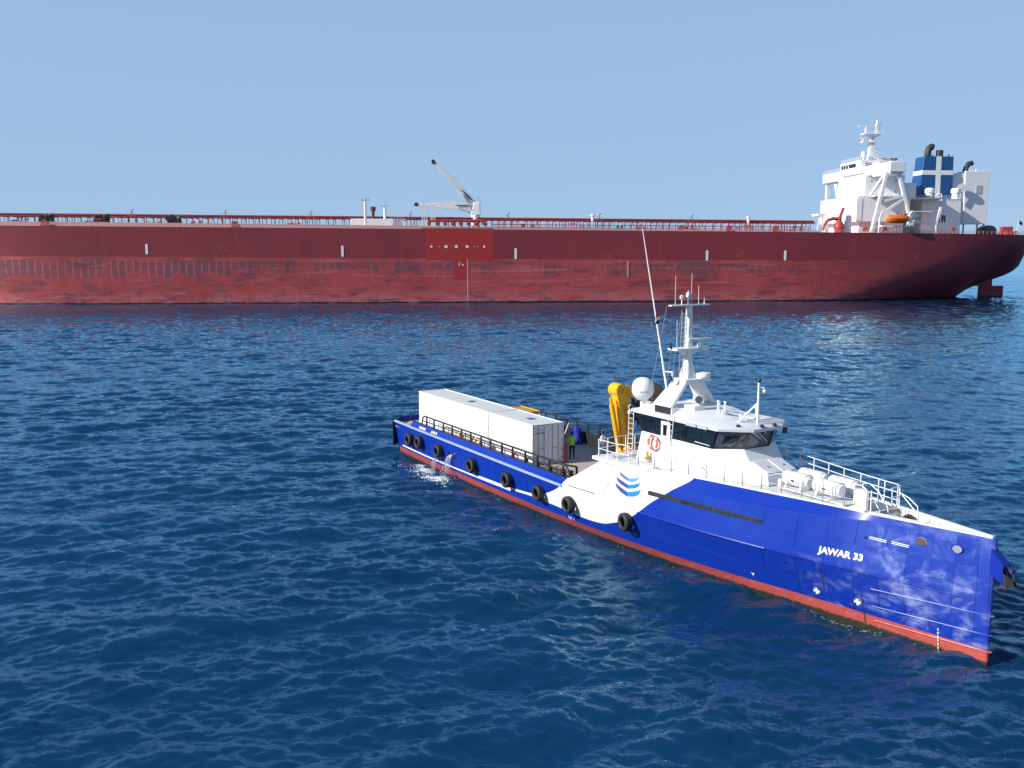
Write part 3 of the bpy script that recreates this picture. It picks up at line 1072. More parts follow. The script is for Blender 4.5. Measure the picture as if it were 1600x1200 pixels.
# roof
r0 = [(28.4, -2.34), (35.35, -2.34), (36.45, -.98), (36.45, .98), (35.35, 2.34), (28.4, 2.34)]
MB().loft([[(a, b, 7.43) for a, b in r0], [(a, b, 7.58) for a, b in r0], [(a - (.10 if a > 30 else -.1), b * .96, 7.64) for a, b in r0]]).build('roof', M['grey_roof'], dh, bevel=.015)
r1 = [(28.7, -2.05), (32.9, -2.05), (33.9, 0), (32.9, 2.05), (28.7, 2.05)]
r2 = [(28.9, -1.75), (32.2, -1.75), (32.9, 0), (32.2, 1.75), (28.9, 1.75)]
MB().loft([[(a, b, 7.62) for a, b in r1], [(a, b, 7.88) for a, b in r2]]).build('raised_roof', M['white'], dh, bevel=.02)
MB().box(30.1, 31.5, -2.05, -1.95, 7.66, 8.02).build('black_roof_box', M['black'], dh, bevel=.01)
MB().box(31.5, 31.56, -2.08, -1.6, 7.66, 8.02).build('box_end_plate', M['white'], dh)
# sloping hatch box in front of the house
hb_ = MB().hexa([(36.5, -1.06, 5.0), (37.62, -1.06, 5.0), (37.62, 1.06, 5.0), (36.5, 1.06, 5.0), (36.3, -1.06, 5.98), (37.55, -1.06, 5.52), (37.55, 1.06, 5.52), (36.3, 1.06, 5.98)]).build('hatch_box', M['white'], dh, bevel=.025)
for y in (-.52, .52):
    MB().hexa([(36.42, y - .44, 5.945), (37.46, y - .44, 5.565), (37.46, y + .44, 5.565), (36.42, y + .44, 5.945), (36.43, y - .44, 5.985), (37.47, y - .44, 5.605), (37.47, y + .44, 5.605), (36.43, y + .44, 5.985)]).build('hatch_lid', M['grey_roof'], hb_, bevel=.01)
    MB().box(36.95, 37.05, y - .06, y + .06, 5.76, 5.83).build('lid_handle', M['steel'], hb_)


def ladder(p, q, wdt, n, across, mat, name, parent):
    p, q, a = Vector(p), Vector(q), Vector(across).normalized() * wdt / 2
    o = MB().tube([p - a, q - a], .022, 6).tube([p + a, q + a], .022, 6).build(name, mat, parent)
    rg = MB().cyl(-a, a, .014, n=6).mesh('rung', mat)
    for k in range(n):
        link('rung', rg, o, p.lerp(q, (k + .5) / n))
    return o


ladder((32.0, -2.75, 4.95), (31.9, -2.38, 7.72), .42, 9, (1, 0, 0), M['white'], 'roof_ladder', dh)
ladder((28.55, -2.5, 4.95), (28.6, -2.45, 7.5), .42, 9, (1, 0, 0), M['white'], 'roof_ladder', dh)
MB().lathe([(0, 0), (.1, 0), (.1, .12), (.06, .2), (0, .22)], (28.55, -2.55, 7.35), n=12).tube([(28.55, -2.5, 7.5), (28.5, -2.6, 7.75), (28.6, -2.5, 7.85)], .03, 6).build('flood_lamp', M['white'], dh)
MB().lathe([(0, 0), (.16, .02), (.13, .2), (.06, .34), (.09, .45), (0, .5)], (30.1, -2.48, 5.0), n=14).build('yellow_bell_float', M['ochre'], boat)

# radome on its pedestal
rd = MB().lathe([(.0, 8.0), (.30, 8.02), (.52, 8.22), (.62, 8.45), (.62, 8.72), (.57, 8.95), (.45, 9.13), (.25, 9.25), (0, 9.29)], (28.3, -1.45, 0), n=28).build('radome', M['white'], dh)
MB().cyl((28.3, -1.45, 7.55), (28.3, -1.45, 8.05), .14, n=12).tube([(28.3, -1.45, 7.95), (29.0, -1.2, 7.62)], .04, 6).build('pedestal', M['white'], rd)
v, f = text_tris('intellian', 0.17, .003)
wt = max(a for a, b in v)
# lettering wraps the dome on the side that faces forward and to starboard
P = []
for a, b in v:
    t = math.atan2(-1, 1) + (a - wt / 2) / .62 + .25
    P.append((28.3 + .628 * math.cos(t), -1.45 + .628 * math.sin(t), 8.47 + b))
MB().add(P, f).build('maker_lettering', M['print_grey'], rd)

# mast on its splayed legs
ms = empty('mast', parent=boat)
for s in (-1, 1):
    MB().hexa([(29.35, s * 1.72, 7.86), (30.95, s * 1.72, 7.86), (30.95, s * 1.48, 7.86), (29.35, s * 1.48, 7.86),
               (29.85, s * .62, 9.25), (30.95, s * .62, 9.25), (30.95, s * .36, 9.25), (29.85, s * .36, 9.25)]).build('splayed_leg', M['white'], ms, bevel=.03)
MB().box(29.8, 31.0, -.68, 1.15, 9.18, 9.38).build('leg_platform', M['white'], ms, bevel=.03)
sec = lambda wx, wy, z: [(30.35 - wx, -wy, z), (30.35 + wx, -wy, z), (30.35 + wx, wy, z), (30.35 - wx, wy, z)]
MB().loft([sec(.45, .40, 9.3), sec(.34, .28, 9.65), sec(.24, .20, 10.1), sec(.18, .17, 10.6), sec(.16, .15, 12.0), sec(.14, .14, 13.35)]).build('mast_column', M['white'], ms, bevel=.05)
MB().box(30.05, 30.85, -1.2, 1.2, 10.95, 11.07).prism([(30.3, -.9, 10.95), (30.3, .9, 10.95), (30.3, .2, 10.6), (30.3, -.2, 10.6)], (.1, 0, 0)).build('radar_platform', M['white'], ms, bevel=.02)
MB().box(30.2, 30.5, -1.35, 1.35, 13.32, 13.40).build('crosstree', M['white'], ms, bevel=.02)
MB().prism([(30.4, 0.1, 12.3), (30.4, .75, 12.3), (30.4, .1, 12.05)], (.12, 0, 0)).build('lamp_bracket', M['white'], ms)
MB().lathe([(0, 0), (.2, 0), (.2, .12), (.12, .28), (.1, .34), (0, .34)], (30.7, .55, 11.07), n=14).box(30.6, 30.8, -.35, 1.35, 11.42, 11.58).build('radar_scanner', M['white'], ms, bevel=.02)
MB().lathe([(0, 0), (.42, 0), (.47, .12), (.42, .28), (0, .34)], (30.75, .72, 9.38), n=20).build('satellite_dome', M['white'], ms)
MB().lathe([(0, 0), (.11, 0), (.14, .16), (0, .24)], (30.1, .95, 9.38), n=12).build('small_dome', M['white'], ms)
for x, y, z0, z1, r in ((30.3, -.95, 13.4, 14.95, .018), (30.35, .12, 13.4, 15.1, .018), (30.35, .65, 13.4, 14.4, .02), (30.35, 1.05, 13.4, 13.8, .03), (30.4, -.85, 11.05, 12.6, .02)):
    MB().cyl((x, y, z0), (x + rng.uniform(-.05, .05), y + rng.uniform(-.04, .04), z1), r, r * .6, n=6).build('whip_aerial', M['white'], ms)
MB().lathe([(0, 0), (.05, 0), (.05, .4), (.13, .42), (.10, .62), (.03, .66), (0, .8)], (30.35, -.1, 13.4), n=12).build('masthead_light', M['white'], ms)
MB().lathe([(0, 0), (.03, 0), (.03, .3), (.11, .32), (.12, .48), (0, .52)], (30.3, -.5, 13.4), n=10).build('masthead_light', M['white'], ms)
for y in (-1.25, -1.15):
    MB().lathe([(0, 0), (.1, 0), (.1, .1), (.06, .12), (.07, .26), (0, .28)], (30.35, y, 11.07 if y < -1.2 else 9.28), n=10).build('navigation_light', M['dark'], ms)
ladder((30.1, -.30, 9.5), (30.22, -.26, 13.0), .26, 14, (1, 0, 0), M['steel'], 'mast_ladder', ms)
for pts in (((30.35, .55, 13.3), (30.8, 1.35, 8.0)), ((30.3, .75, 12.3), (30.7, 1.3, 8.6)), ((30.3, -.45, 13.3), (29.9, -.95, 8.0)), ((30.35, -1.2, 11.0), (30.1, -1.4, 8.0))):
    MB().tube(pts, .012, 5).build('stay_wire', M['steel'], ms)
# searchlight, compass box and small fittings on the roof
sl = MB().cyl((31.9, -.55, 7.85), (31.9, -.55, 8.3), .06, n=10).cyl((31.55, -.35, 8.45), (32.05, -.65, 8.45), .22, .24, n=20).build('searchlight', M['white'], boat)
MB().cyl((32.052, -.652, 8.45), (32.07, -.662, 8.45), .20, n=20).build('lens', M['glass_front'], sl)
MB().box(31.3, 32.1, -1.0, -.2, 7.85, 8.12).build('roof_locker', M['white'], dh, bevel=.02)
MB().box(33.0, 33.3, -.1, .3, 7.64, 7.95).build('roof_locker', M['white'], dh, bevel=.02)
for x, y, hgt in ((33.1, -.25, 8.45), (33.3, .05, 8.4), (32.7, .2, 8.3), (34.5, .4, 7.95), (34.7, -.2, 7.95), (35.2, .6, 7.9)):
    MB().cyl((x, y, 7.6), (x, y, hgt), .045, n=8).cyl((x, y, hgt), (x, y, hgt + .08), .09, .07, n=10).build('roof_vent', M['white'], dh)
MB().box(33.6, 34.9, .9, 1.9, 7.64, 7.70).build('roof_plinth', M['white'], dh, bevel=.02)
MB().lathe([(0, 0), (.05, 0), (.05, .3), (.1, .34), (.1, .5), (0, .56)], (33.6, 2.0, 7.64), n=10).build('side_light', M['white'], dh)
sm_ = MB().cyl((35.7, 0, 7.6), (35.7, 0, 9.78), .07, .055, n=10).tube([(34.7, -.35, 7.62), (35.7, 0, 8.75)], .05, 8).build('jackstaff', M['white'], boat)
MB().lathe([(0, 0), (.10, .0), (.12, .06), (.09, .16), (0, .2)], (35.7, 0, 9.78), n=12).build('black_lamp', M['dark'], sm_)
MB().tube([(35.7, 0, 9.5), (35.85, .2, 9.5), (35.85, .24, 9.4)], .03, 6).ball((35.85, .24, 9.32), .10, 12).build('camera_dome', M['white'], sm_)
for x, y in ((35.75, -1.35), (36.35, -.35), (36.35, .5)):
    MB().lathe([(0, 0), (.11, .0), (.11, .08), (.05, .12), (0, .12)], (x, y, 7.64), (0.3, -.1, 1), n=12).build('horn_lamp', M['dark'], dh)
MB().cyl((36.2, 1.4, 7.45), (36.2, 1.4, 7.15), .12, .14, n=12).build('searchlight', M['dark'], dh)

# tall whip aerial leaning aft
wa = MB().cyl((30.05, -1.0, 7.9), (29.2, -1.0, 11.0), .065, .05, n=8).cyl((29.2, -1.0, 11.0), (27.4, -1.0, 17.55), .05, .018, n=8).build('leaning_pole', M['white'], boat)
MB().cyl((30.0, -.7, 7.9), (29.95, -.75, 9.75), .06, n=8).tube([(29.5, -1.0, 9.7), (29.95, -.75, 9.7)], .04, 6).build('support', M['white'], wa)
MB().tube([(29.85, -1.15, 13.3), (29.74, -2.0, 9.1), (29.6, -2.2, 7.9)], .010, 5).build('halyard', M['steel'], ms)


# ---- railings of the forecastle
def railing(pts, hgt, name, posts, rails, r=.022, taper=False, mat=None):
    rl = empty(name, parent=boat)
    mat = mat or M['white']
    if taper:
        pm = MB().cyl((0, 0, 0), (0, 0, hgt), .035, .014, n=8).mesh('stanchion', M['steel'])
    else:
        pm = MB().cyl((0, 0, 0), (0, 0, hgt), r * 1.25, n=8).mesh('stanchion', mat)
    P = [Vector(p) for p in pts]
    ln = [0]
    for a, b in zip(P, P[1:]):
        ln.append(ln[-1] + (b - a).length)
    def at(d):
        for k in range(len(P) - 1):
            if d <= ln[k + 1] + 1e-6:
                return P[k].lerp(P[k + 1], (d - ln[k]) / (ln[k + 1] - ln[k]))
        return P[-1]
    for k in range(posts):
        link('stanchion', pm, rl, at(ln[-1] * k / (posts - 1)))
    for z in rails:
        MB().tube([p + Vector((0, 0, z)) for p in P], r if not taper else .008, 6).build('rail', mat, rl)
    return rl


def edge(x, s, inset=.12):
    return (x, s * (g_(KDn, x) - inset), g_(ZDn, x) - .06)


railing([edge(x, -1) for x in (31.0, 32.5, 34, 36, 38, 40, 42, 43.2)], 1.05, 'wire_railing', 13, (.5, 1.02), taper=True)
railing([edge(x, 1) for x in (29.5, 31.5, 34, 36, 38, 40, 42, 43.3)], 1.05, 'pipe_railing', 13, (.35, .7, 1.05))
railing([(28.05, -4.2, 5.03), (27.9, -3.2, 5.03), (27.9, -1.0, 5.03)], .95, 'aft_railing', 6, (.45, .95))
railing([(28.05, -4.25, 5.03), (29.2, -4.25, 5.03), (30.4, -3.95, 5.03)], .95, 'aft_railing', 4, (.45, .95))
railing([(27.9, .4, 5.03), (27.9, 3.0, 5.03), (28.1, 4.2, 5.03)], .95, 'aft_railing', 5, (.45, .95))
fr = empty('bow_gate_railing', parent=boat)
for s, x in ((1, 43.4), (1, 42.5), (-1, 43.4)):
    y = s * (g_(KDn, x) - .1)
    MB().tube([(x, y, 5.02), (x, y, 6.08)], .03, 8).build('stanchion', M['white'], fr)
MB().tube([(43.4, .95, 6.05), (43.4, .35, 6.0)], .022, 6).tube([(43.4, .95, 5.6), (43.4, .4, 5.6)], .022, 6).tube([(43.4, .4, 6.0), (43.45, .4, 5.1)], .022, 6).build('gate_rail', M['white'], fr)
MB().tube([(43.4, .95, 5.75), (43.9, .9, 5.62), (44.35, .88, 5.35), (44.4, .88, 5.0)], .024, 6).tube([(43.4, .95, 5.75), (44.2, .9, 5.15)], .02, 6).build('step_rail', M['white'], fr)
MB().tube([(42.0, -.3, 5.05), (42.0, -.3, 5.95), (42.4, -.35, 6.02), (42.9, -.4, 5.8), (43.5, -.5, 5.2), (43.6, -.5, 4.6)], .026, 6).tube([(42.0, .25, 5.05), (42.0, .25, 5.95), (42.4, .2, 6.02), (42.9, .15, 5.8), (43.5, .05, 5.2), (43.6, .05, 4.6)], .026, 6).build('step_rail', M['white'], fr)
MB().hexa([(42.15, -.95, 5.02), (43.1, -.85, 5.02), (43.15, -.80, 5.02), (42.2, -.90, 5.02), (43.0, -.92, 5.5), (43.1, -.85, 6.0), (43.15, -.80, 6.0), (43.05, -.87, 5.5)]).build('breakwater_plate', M['white'], boat)
MB().hexa([(41.95, -.2, 5.05), (43.0, -.75, 5.05), (43.04, -.70, 5.05), (42.0, -.15, 5.05), (41.95, -.2, 5.75), (43.0, -.75, 5.95), (43.04, -.70, 5.95), (42.0, -.15, 5.75)]).build('breakwater_plate', M['white'], boat)
MB().box(38.3, 42.0, -1.0, 1.0, 5.06, 5.13).build('raft_platform', M['white_deck'], boat, bevel=.02)
MB().box(38.0, 38.25, -.85, 1.1, 5.06, 5.45).build('raft_stop', M['white'], boat, bevel=.02)

# ---- yellow knuckle-boom crane behind the house
cr = empty('deck_crane', parent=boat)
CX = 25.5
MB().cyl((CX, -.3, 2.4), (CX, -.3, 4.0), .55, .48, n=20).build('pedestal', M['white'], cr)
MB().box(CX - .45, CX + .45, -.85, .15, 3.95, 4.75).build('slew_housing', M['yellow'], cr, bevel=.06)
MB().loft([[(CX - .32, y0, z), (CX + .32, y0, z), (CX + .32, y1, z), (CX - .32, y1, z)] for y0, y1, z in ((-.80, .02, 4.6), (-.95, -.02, 5.4), (-1.22, -.32, 7.2), (-1.40, -.46, 7.9), (-1.34, -.62, 8.4))]).build('main_boom', M['yellow'], cr, bevel=.06)
MB().prism([(CX + .33, -.50, 5.0), (CX + .33, -.36, 5.0), (CX + .33, -.80, 7.3), (CX + .33, -.92, 7.3)], (.05, 0, 0)).build('boom_groove', M['ochre'], cr)
MB().tube([(CX + .1, -1.05, 4.75), (CX + .1, -1.62, 7.35)], .15, 12).tube([(CX + .1, -1.62, 7.35), (CX + .1, -1.70, 7.75)], .085, 10).build('lift_cylinder', M['yellow'], cr)
MB().cyl((CX - .42, -1.12, 8.18), (CX + .42, -1.12, 8.18), .40, n=24).build('knuckle', M['yellow'], cr)
MB().cyl((CX + .42, -1.12, 8.18), (CX + .47, -1.12, 8.18), .14, n=14).build('knuckle_pin', M['ochre'], cr)
MB().hexa([(CX - .3, -1.2, 7.95), (CX + .3, -1.2, 7.95), (CX + .3, 1.7, 7.45), (CX - .3, 1.7, 7.45), (CX - .3, -1.15, 8.56), (CX + .3, -1.15, 8.56), (CX + .3, 1.7, 7.95), (CX - .3, 1.7, 7.95)]).build('outer_boom', M['yellow'], cr, bevel=.05)
MB().tube([(CX + .45, -.75, 8.1), (CX + .45, .55, 7.35)], .11, 10).tube([(CX + .45, .55, 7.35), (CX + .45, .85, 7.18)], .06, 8).build('outer_cylinder', M['yellow'], cr)
hs = MB()
for k in range(12):
    a = rng.uniform(0, 1)
    hs.tube([(CX + .3 + .25 * a, -.35 + .6 * a, 7.7 - .3 * a), (CX + .45 + rng.uniform(-.1, .2), -.2 + rng.uniform(-.3, .5), 7.0 + rng.uniform(-.3, .2)), (CX + .35 + rng.uniform(-.2, .2), .1 + rng.uniform(-.3, .3), 6.1 + rng.uniform(-.3, .3))], .045, 6)
hs.build('hydraulic_hoses', M['dark'], cr, kind='stuff')
MB().box(CX + .05, CX + .6, -.42, .35, 6.55, 7.25).build('valve_block', M['dark'], cr, bevel=.04)
dm = MB().lathe([(0, -.18), (.15, -.18), (.62, -.18), (.64, -.14), (.2, -.12), (.2, .12), (.64, .14), (.62, .18), (0, .18)], (25.9, 1.25, 7.85), (.75, -.65, .1), n=28)
dm.build('winch_drum', M['dark'], cr)
MB().box(25.4, 26.3, .9, 1.7, 7.0, 7.6).build('winch_frame', M['rust'], cr, bevel=.03)
MB().cyl((26.2, .3, 7.45), (27.2, .1, 7.5), .13, n=10).build('beige_cylinder', M['deck'], cr)
MB().box(24.4, 26.6, -1.2, 1.6, 2.4, 3.3).build('power_pack', M['red2'], boat, bevel=.05)
MB().tube([(27.0, -2.0, 2.45), (26.6, -2.2, 3.3), (26.9, -1.6, 4.2), (26.6, -1.9, 4.6), (27.2, -1.2, 4.9)], .14, 8).build('red_fuel_hose', M['red2'], boat)


# ================================================================== THINGS ON AND ALONG THE BOAT
# tyre fenders
def tyre_mesh():
    mb = MB()
    prof = [(.27, -.19), (.33, -.225), (.42, -.225), (.48, -.19), (.505, -.14), (.495, -.12), (.505, -.10), (.505, -.02), (.495, 0), (.505, .02), (.505, .10), (.495, .12), (.505, .14), (.48, .19), (.42, .225), (.33, .225), (.27, .19), (.25, .10), (.36, .06), (.36, -.06), (.25, -.10)]
    mb.lathe(prof, axis=(0, 1, 0), n=36, closed=True)
    return mb.mesh('tyre', M['rubber'], 50)


ty = tyre_mesh()
chain = MB().tube([(-.12, .12, .30), (-.16, .20, .6), (-.1, .26, .85)], .025, 5).tube([(.12, .12, .30), (.16, .20, .6), (.1, .26, .85)], .025, 5).mesh('chain', M['dark'])
TL = ['black tyre fender nearest the stern corner of the boat', 'black tyre fender second from the stern, almost touching the aftmost one',
      'black tyre fender just aft of the two overboard outlets, water pouring beside it', 'black tyre fender on blue hull forward of the overboard outlets',
      'black tyre fender on the blue hull below the front end of the containers', 'black tyre fender where the blue side meets the white sweep',
      'black tyre fender on the white side, second from the forward end', 'foremost black tyre fender, below the chevron emblem']
for (x, zc_), lb in zip(((3.45, 1.74), (5.35, 1.86), (8.75, 1.80), (14.0, 1.76), (18.8, 1.78), (22.5, 1.74), (25.65, 1.74), (30.6, 1.92)), TL):
    rt = empty('tyre_fender')
    yaw_t = math.atan2(hy(x + .3, zc_) - hy(x - .3, zc_), .6)
    on_boat(rt, x, -(hy(x, zc_) + .26), zc_, yaw_t)
    link('tyre', ty, rt)
    link('chain', chain, rt)
    tag(rt, lb, 'tyre', 'tyre fenders hung along the side of the supply boat')


# containers
def container(x0, x1, y0, y1, z0, z1, name, label, doors):
    L, W, H_ = x1 - x0, y1 - y0, z1 - z0
    rt = empty(name)
    on_boat(rt, x0, y0, z0)
    tag(rt, label, 'container', 'white shipping containers on the cargo deck')
    MB().box(.03, L - .06, .03, W - .03, .08, H_ - .04).build('body', M['cont'], rt)
    fr_ = MB()
    for y in (0, W - .12):
        for z in (0, H_ - .1):
            fr_.box(.1, L - .1, y, y + .12, z, z + .1)
    for x in (0, L - .12):
        for z in (0, H_ - .1):
            fr_.box(x, x + .12, .12, W - .12, z, z + .1)
        for y in (0, W - .12):
            fr_.box(x, x + .12, y, y + .12, .1, H_ - .1)
    fr_.build('frame', M['cont'], rt, bevel=.012)
    cm = MB().box(-.085, .085, -.085, .085, -.06, .06).mesh('corner_casting', M['cont'])
    for x in (.08, L - .08):
        for y in (.08, W - .08):
            for z in (.055, H_ - .05):
                link('corner_casting', cm, rt, (x, y, z))
    # shallow vertical side panels with joints
    n = max(4, int(L / 1.15))
    wpan = (L - .24) / n
    pm = MB().box(.006, wpan - .006, 0, .012, .10, H_ - .1).mesh('side_panel', M['cont'])
    for k in range(n):
        link('side_panel', pm, rt, (.12 + k * wpan, .020, 0))
        link('side_panel', pm, rt, (.12 + k * wpan, W - .032, 0))
    rm = MB().box(.004, wpan - .004, .12, W - .12, 0, .012).mesh('roof_panel', M['cont_roof'])
    for k in range(n):
        link('roof_panel', rm, rt, (.12 + k * wpan, 0, H_ - .045))
    # emblem plate on the side and chevrons on the roof
    ex = L * .44
    pl = MB().box(ex - .35, ex + .55, .004, .012, H_ - .85, H_ - .18).build('side_sticker', M['cont'], rt)
    MB().box(ex + .55, ex + .58, .0, .012, H_ - .9, H_ - .15).build('sticker_edge', M['print_grey'], pl)
    st = MB()
    for k in range(9):
        st.box(ex - .28 + k * .085, ex - .28 + k * .085 + .06, -.001, .012, H_ - .62, H_ - .55 + .03 * (k % 2))
    st.prism([(ex, -.001, H_ - .45), (ex + .08, -.001, H_ - .36), (ex, -.001, H_ - .27), (ex - .08, -.001, H_ - .36)], (0, .01, 0))
    st.build('sticker_print', M['print_grey'], pl)
    for k in range(4):
        xx = L * .55 + k * .2
        c = M['navy'] if k > 1 else (M['sky_logo'] if k == 0 else M['print_blue'])
        MB().prism([(xx, W * .42, H_ - .028), (xx + .10, W * .42, H_ - .028), (xx + .17, W * .52, H_ - .028), (xx + .10, W * .64, H_ - .028), (xx, W * .64, H_ - .028), (xx + .07, W * .52, H_ - .028)], (0, 0, .01)).build('roof_emblem', c, rt)
    if doors:
        for k, (a, b) in enumerate(((.13, W / 2 - .01), (W / 2 + .01, W - .13))):
            d = MB().box(L - .055, L - .01, a, b, .12, H_ - .12).build('door', M['cont_door'], rt, bevel=.01)
            ys = [a + (b - a) * .30, a + (b - a) * .72]
            for y in ys:
                MB().cyl((L + .02, y, .14), (L + .02, y, H_ - .14), .018, n=8).build('lock_rod', M['steel'], d)
                for z in (.25, .95, 1.7, H_ - .3):
                    MB().box(L - .012, L + .035, y - .035, y + .035, z - .03, z + .03).build('rod_bracket', M['steel'], d)
            MB().box(L - .01, L + .04, ys[0], ys[1], 1.05, 1.08).build('lock_handle', M['steel'], d)
            for z in (.35, .9, 1.5, 2.1, 2.45):
                yh = a if k == 0 else b
                MB().box(L - .012, L + .02, yh - .06, yh + .06, z - .035, z + .035).build('hinge', M['steel'], d)
            if k == 0:
                pr = MB()
                for q in range(10):
                    pr.box(L - .012, L - .006, a + .14 + q * .072, a + .19 + q * .072, H_ - .62, H_ - .54)
                pr.box(L - .012, L - .006, a + .50, a + .62, H_ - .42, H_ - .36)
                pr.build('door_print', M['print_blue'], d)
    return rt


M['cont'] = paint('white_container_paint', (0.80, 0.80, 0.79), 0.4, 0.10, (0.62, 0.6, 0.56), scale=0.8)
M['cont_roof'] = paint('off_white_container_roof', (0.66, 0.66, 0.65), 0.55, 0.25, (0.5, 0.48, 0.45), scale=0.7, streak=False)  # greyer white than the container sides, mottled at random
M['cont_door'] = paint('white_container_door', (0.86, 0.86, 0.87), 0.4, 0.12, (0.7, 0.7, 0.7))
container(.85, 12.55, -2.80, -.37, 2.42, 5.12, 'shipping_container', 'long white shipping container at the stern end of the cargo deck', False)
c2 = container(12.66, 18.62, -2.80, -.37, 2.42, 5.12, 'shipping_container', 'shorter white shipping container with grey end doors facing the wheelhouse', True)
MB().box(-.07, -.03, -.006, .02, 1.35, 1.65).build('side_handle', M['black'], c2)


# life rings
def life_ring(x, y, z, label, rz=0, tilt=0.0, r=.30):
    rt = empty('life_ring')
    on_boat(rt, x, y, z, rz)
    rt.rotation_euler = (tilt, 0, YAW + rz)
    prof = [(r + .085 * math.cos(2 * math.pi * k / 10), .055 * math.sin(2 * math.pi * k / 10)) for k in range(10)]
    MB().lathe(prof, axis=(0, 1, 0), n=28, closed=True).build('ring', M['ring'], rt)
    for k in range(4):
        t = math.pi / 4 + k * math.pi / 2
        bnd = [(.092 * math.cos(2 * math.pi * j / 8), .062 * math.sin(2 * math.pi * j / 8)) for j in range(8)]
        rr = []
        for dt in (-.16, .16):
            ct, st = math.cos(t + dt), math.sin(t + dt)
            rr.append([((r + a) * ct, b, (r + a) * st) for a, b in bnd])
        MB().loft(rr).build('band', M['white'], rt)
    tag(rt, label, 'life ring', 'orange life rings on the supply boat')


life_ring(30.46, -2.42, 6.04, 'large red and white life ring on the wheelhouse wall beside the door', r=.36)
life_ring(11.2, -4.2, 3.22, 'orange life ring on the black rail, nearest the stern of the three')
life_ring(13.15, -4.2, 3.24, 'orange life ring on the black rail below the seam of the two containers')
life_ring(18.8, -4.2, 3.22, 'orange life ring on the black rail at the front corner of the containers')

# liferaft canisters
for k, (x, y, lb) in enumerate(((38.95, -.55, 'white liferaft canister nearest the camera, on the wheelhouse side'), (40.75, -.5, 'white liferaft canister nearest the camera, on the bow side'),
                                (38.95, .5, 'white liferaft canister behind, on the wheelhouse side'), (40.75, .5, 'white liferaft canister behind, on the bow side'))):
    rt = empty('liferaft')
    on_boat(rt, x, y, 5.13)
    tag(rt, lb, 'liferaft', 'white liferaft canisters on the foredeck')
    prof = [(0, -.78), (.24, -.78), (.31, -.70)]
    for q in range(8):
        a = -.66 + q * .165
        prof += [(.335, a), (.335, a + .11), (.355, a + .12), (.355, a + .155)]
    prof += [(.31, .70), (.24, .78), (0, .78)]
    MB().lathe(prof, (0, 0, .44), (1, 0, 0), n=24).build('canister', M['white'], rt)
    for xx in (-.45, .45):
        MB().prism([(xx, -.38, 0), (xx, .38, 0), (xx, .32, .26), (xx, 0, .12), (xx, -.32, .26)], (.07, 0, 0)).build('cradle', M['white'], rt)
        MB().lathe([(.36, -.02), (.372, 0), (.36, .02)], (xx + .2, 0, .44), (1, 0, 0), n=24).build('strap', M['white_deck'], rt)
    MB().box(-.1, .1, -.365, -.345, .38, .46).build('plate', M['dark'], rt)

# folded blue tarpaulin, orange-red cylinders, yellow basket
tb = MB()
rings = []
for k in range(7):
    z = k * .2
    n = 14
    rr = []
    for j in range(n):
        t = 2 * math.pi * j / n
        q = 1 + .16 * math.sin(3 * t + k) + .08 * math.sin(5 * t - 2 * k)
        sx = (.55 - .045 * k) * q
        sy = (.40 - .03 * k) * q
        rr.append((sx * math.cos(t), sy * math.sin(t), z))
    rings.append(rr)
tp = tb.loft(rings).build('tarpaulin_bundle', M['tarp'])
on_boat(tp, 13.9, 3.85, 2.4)
tag(tp, 'bright blue tarpaulin bundle against the far black rail', 'tarpaulin')
gb = empty('gas_cylinder')
on_boat(gb, 18.78, -.28, 2.4)
MB().lathe([(0, 0), (.13, 0), (.13, 1.2), (.10, 1.34), (.04, 1.4), (.04, 1.5), (0, 1.5)], n=14).build('bottle', M['red2'], gb)
MB().lathe([(0, 0), (.04, 0), (.045, .08), (0, .1)], (0, 0, 1.5), n=8).build('valve', M['steel'], gb)
tag(gb, 'red gas cylinder standing at the container corner behind the man in green', 'gas cylinder')
yb = empty('yellow_basket')
on_boat(yb, 9.6, 1.9, 2.4)
mb = MB()
for x in (-1.4, 1.4):
    for y in (-.6, .6):
        mb.bar((x, y, 0), (x, y, 2.12), .08, .08)
for z in (.1, 1.2, 2.08):
    for y in (-.6, .6):
        mb.bar((-1.4, y, z), (1.4, y, z), .07, .07)
    for x in (-1.4, 1.4):
        mb.bar((x, -.6, z), (x, .6, z), .07, .07)
mb.build('frame', M['yellow'], yb)
MB().box(-1.3, 1.3, -.5, .5, 1.7, 2.05).build('load', M['ochre'], yb, bevel=.08)
MB().box(-1.35, 1.35, -.55, .55, .1, .16).build('floor', M['steel'], yb)
tag(yb, 'yellow cargo basket just showing over the far edge of the containers', 'basket')
bl = MB().tube([(-.5, 0, 0), (0, .02, .7), (.45, .04, 1.5)], .05, 8).build('white_pole', M['white'])
on_boat(bl, 13.2, 3.3, 2.4)
tag(bl, 'short white pole leaning against the blue tarpaulin', 'pole')


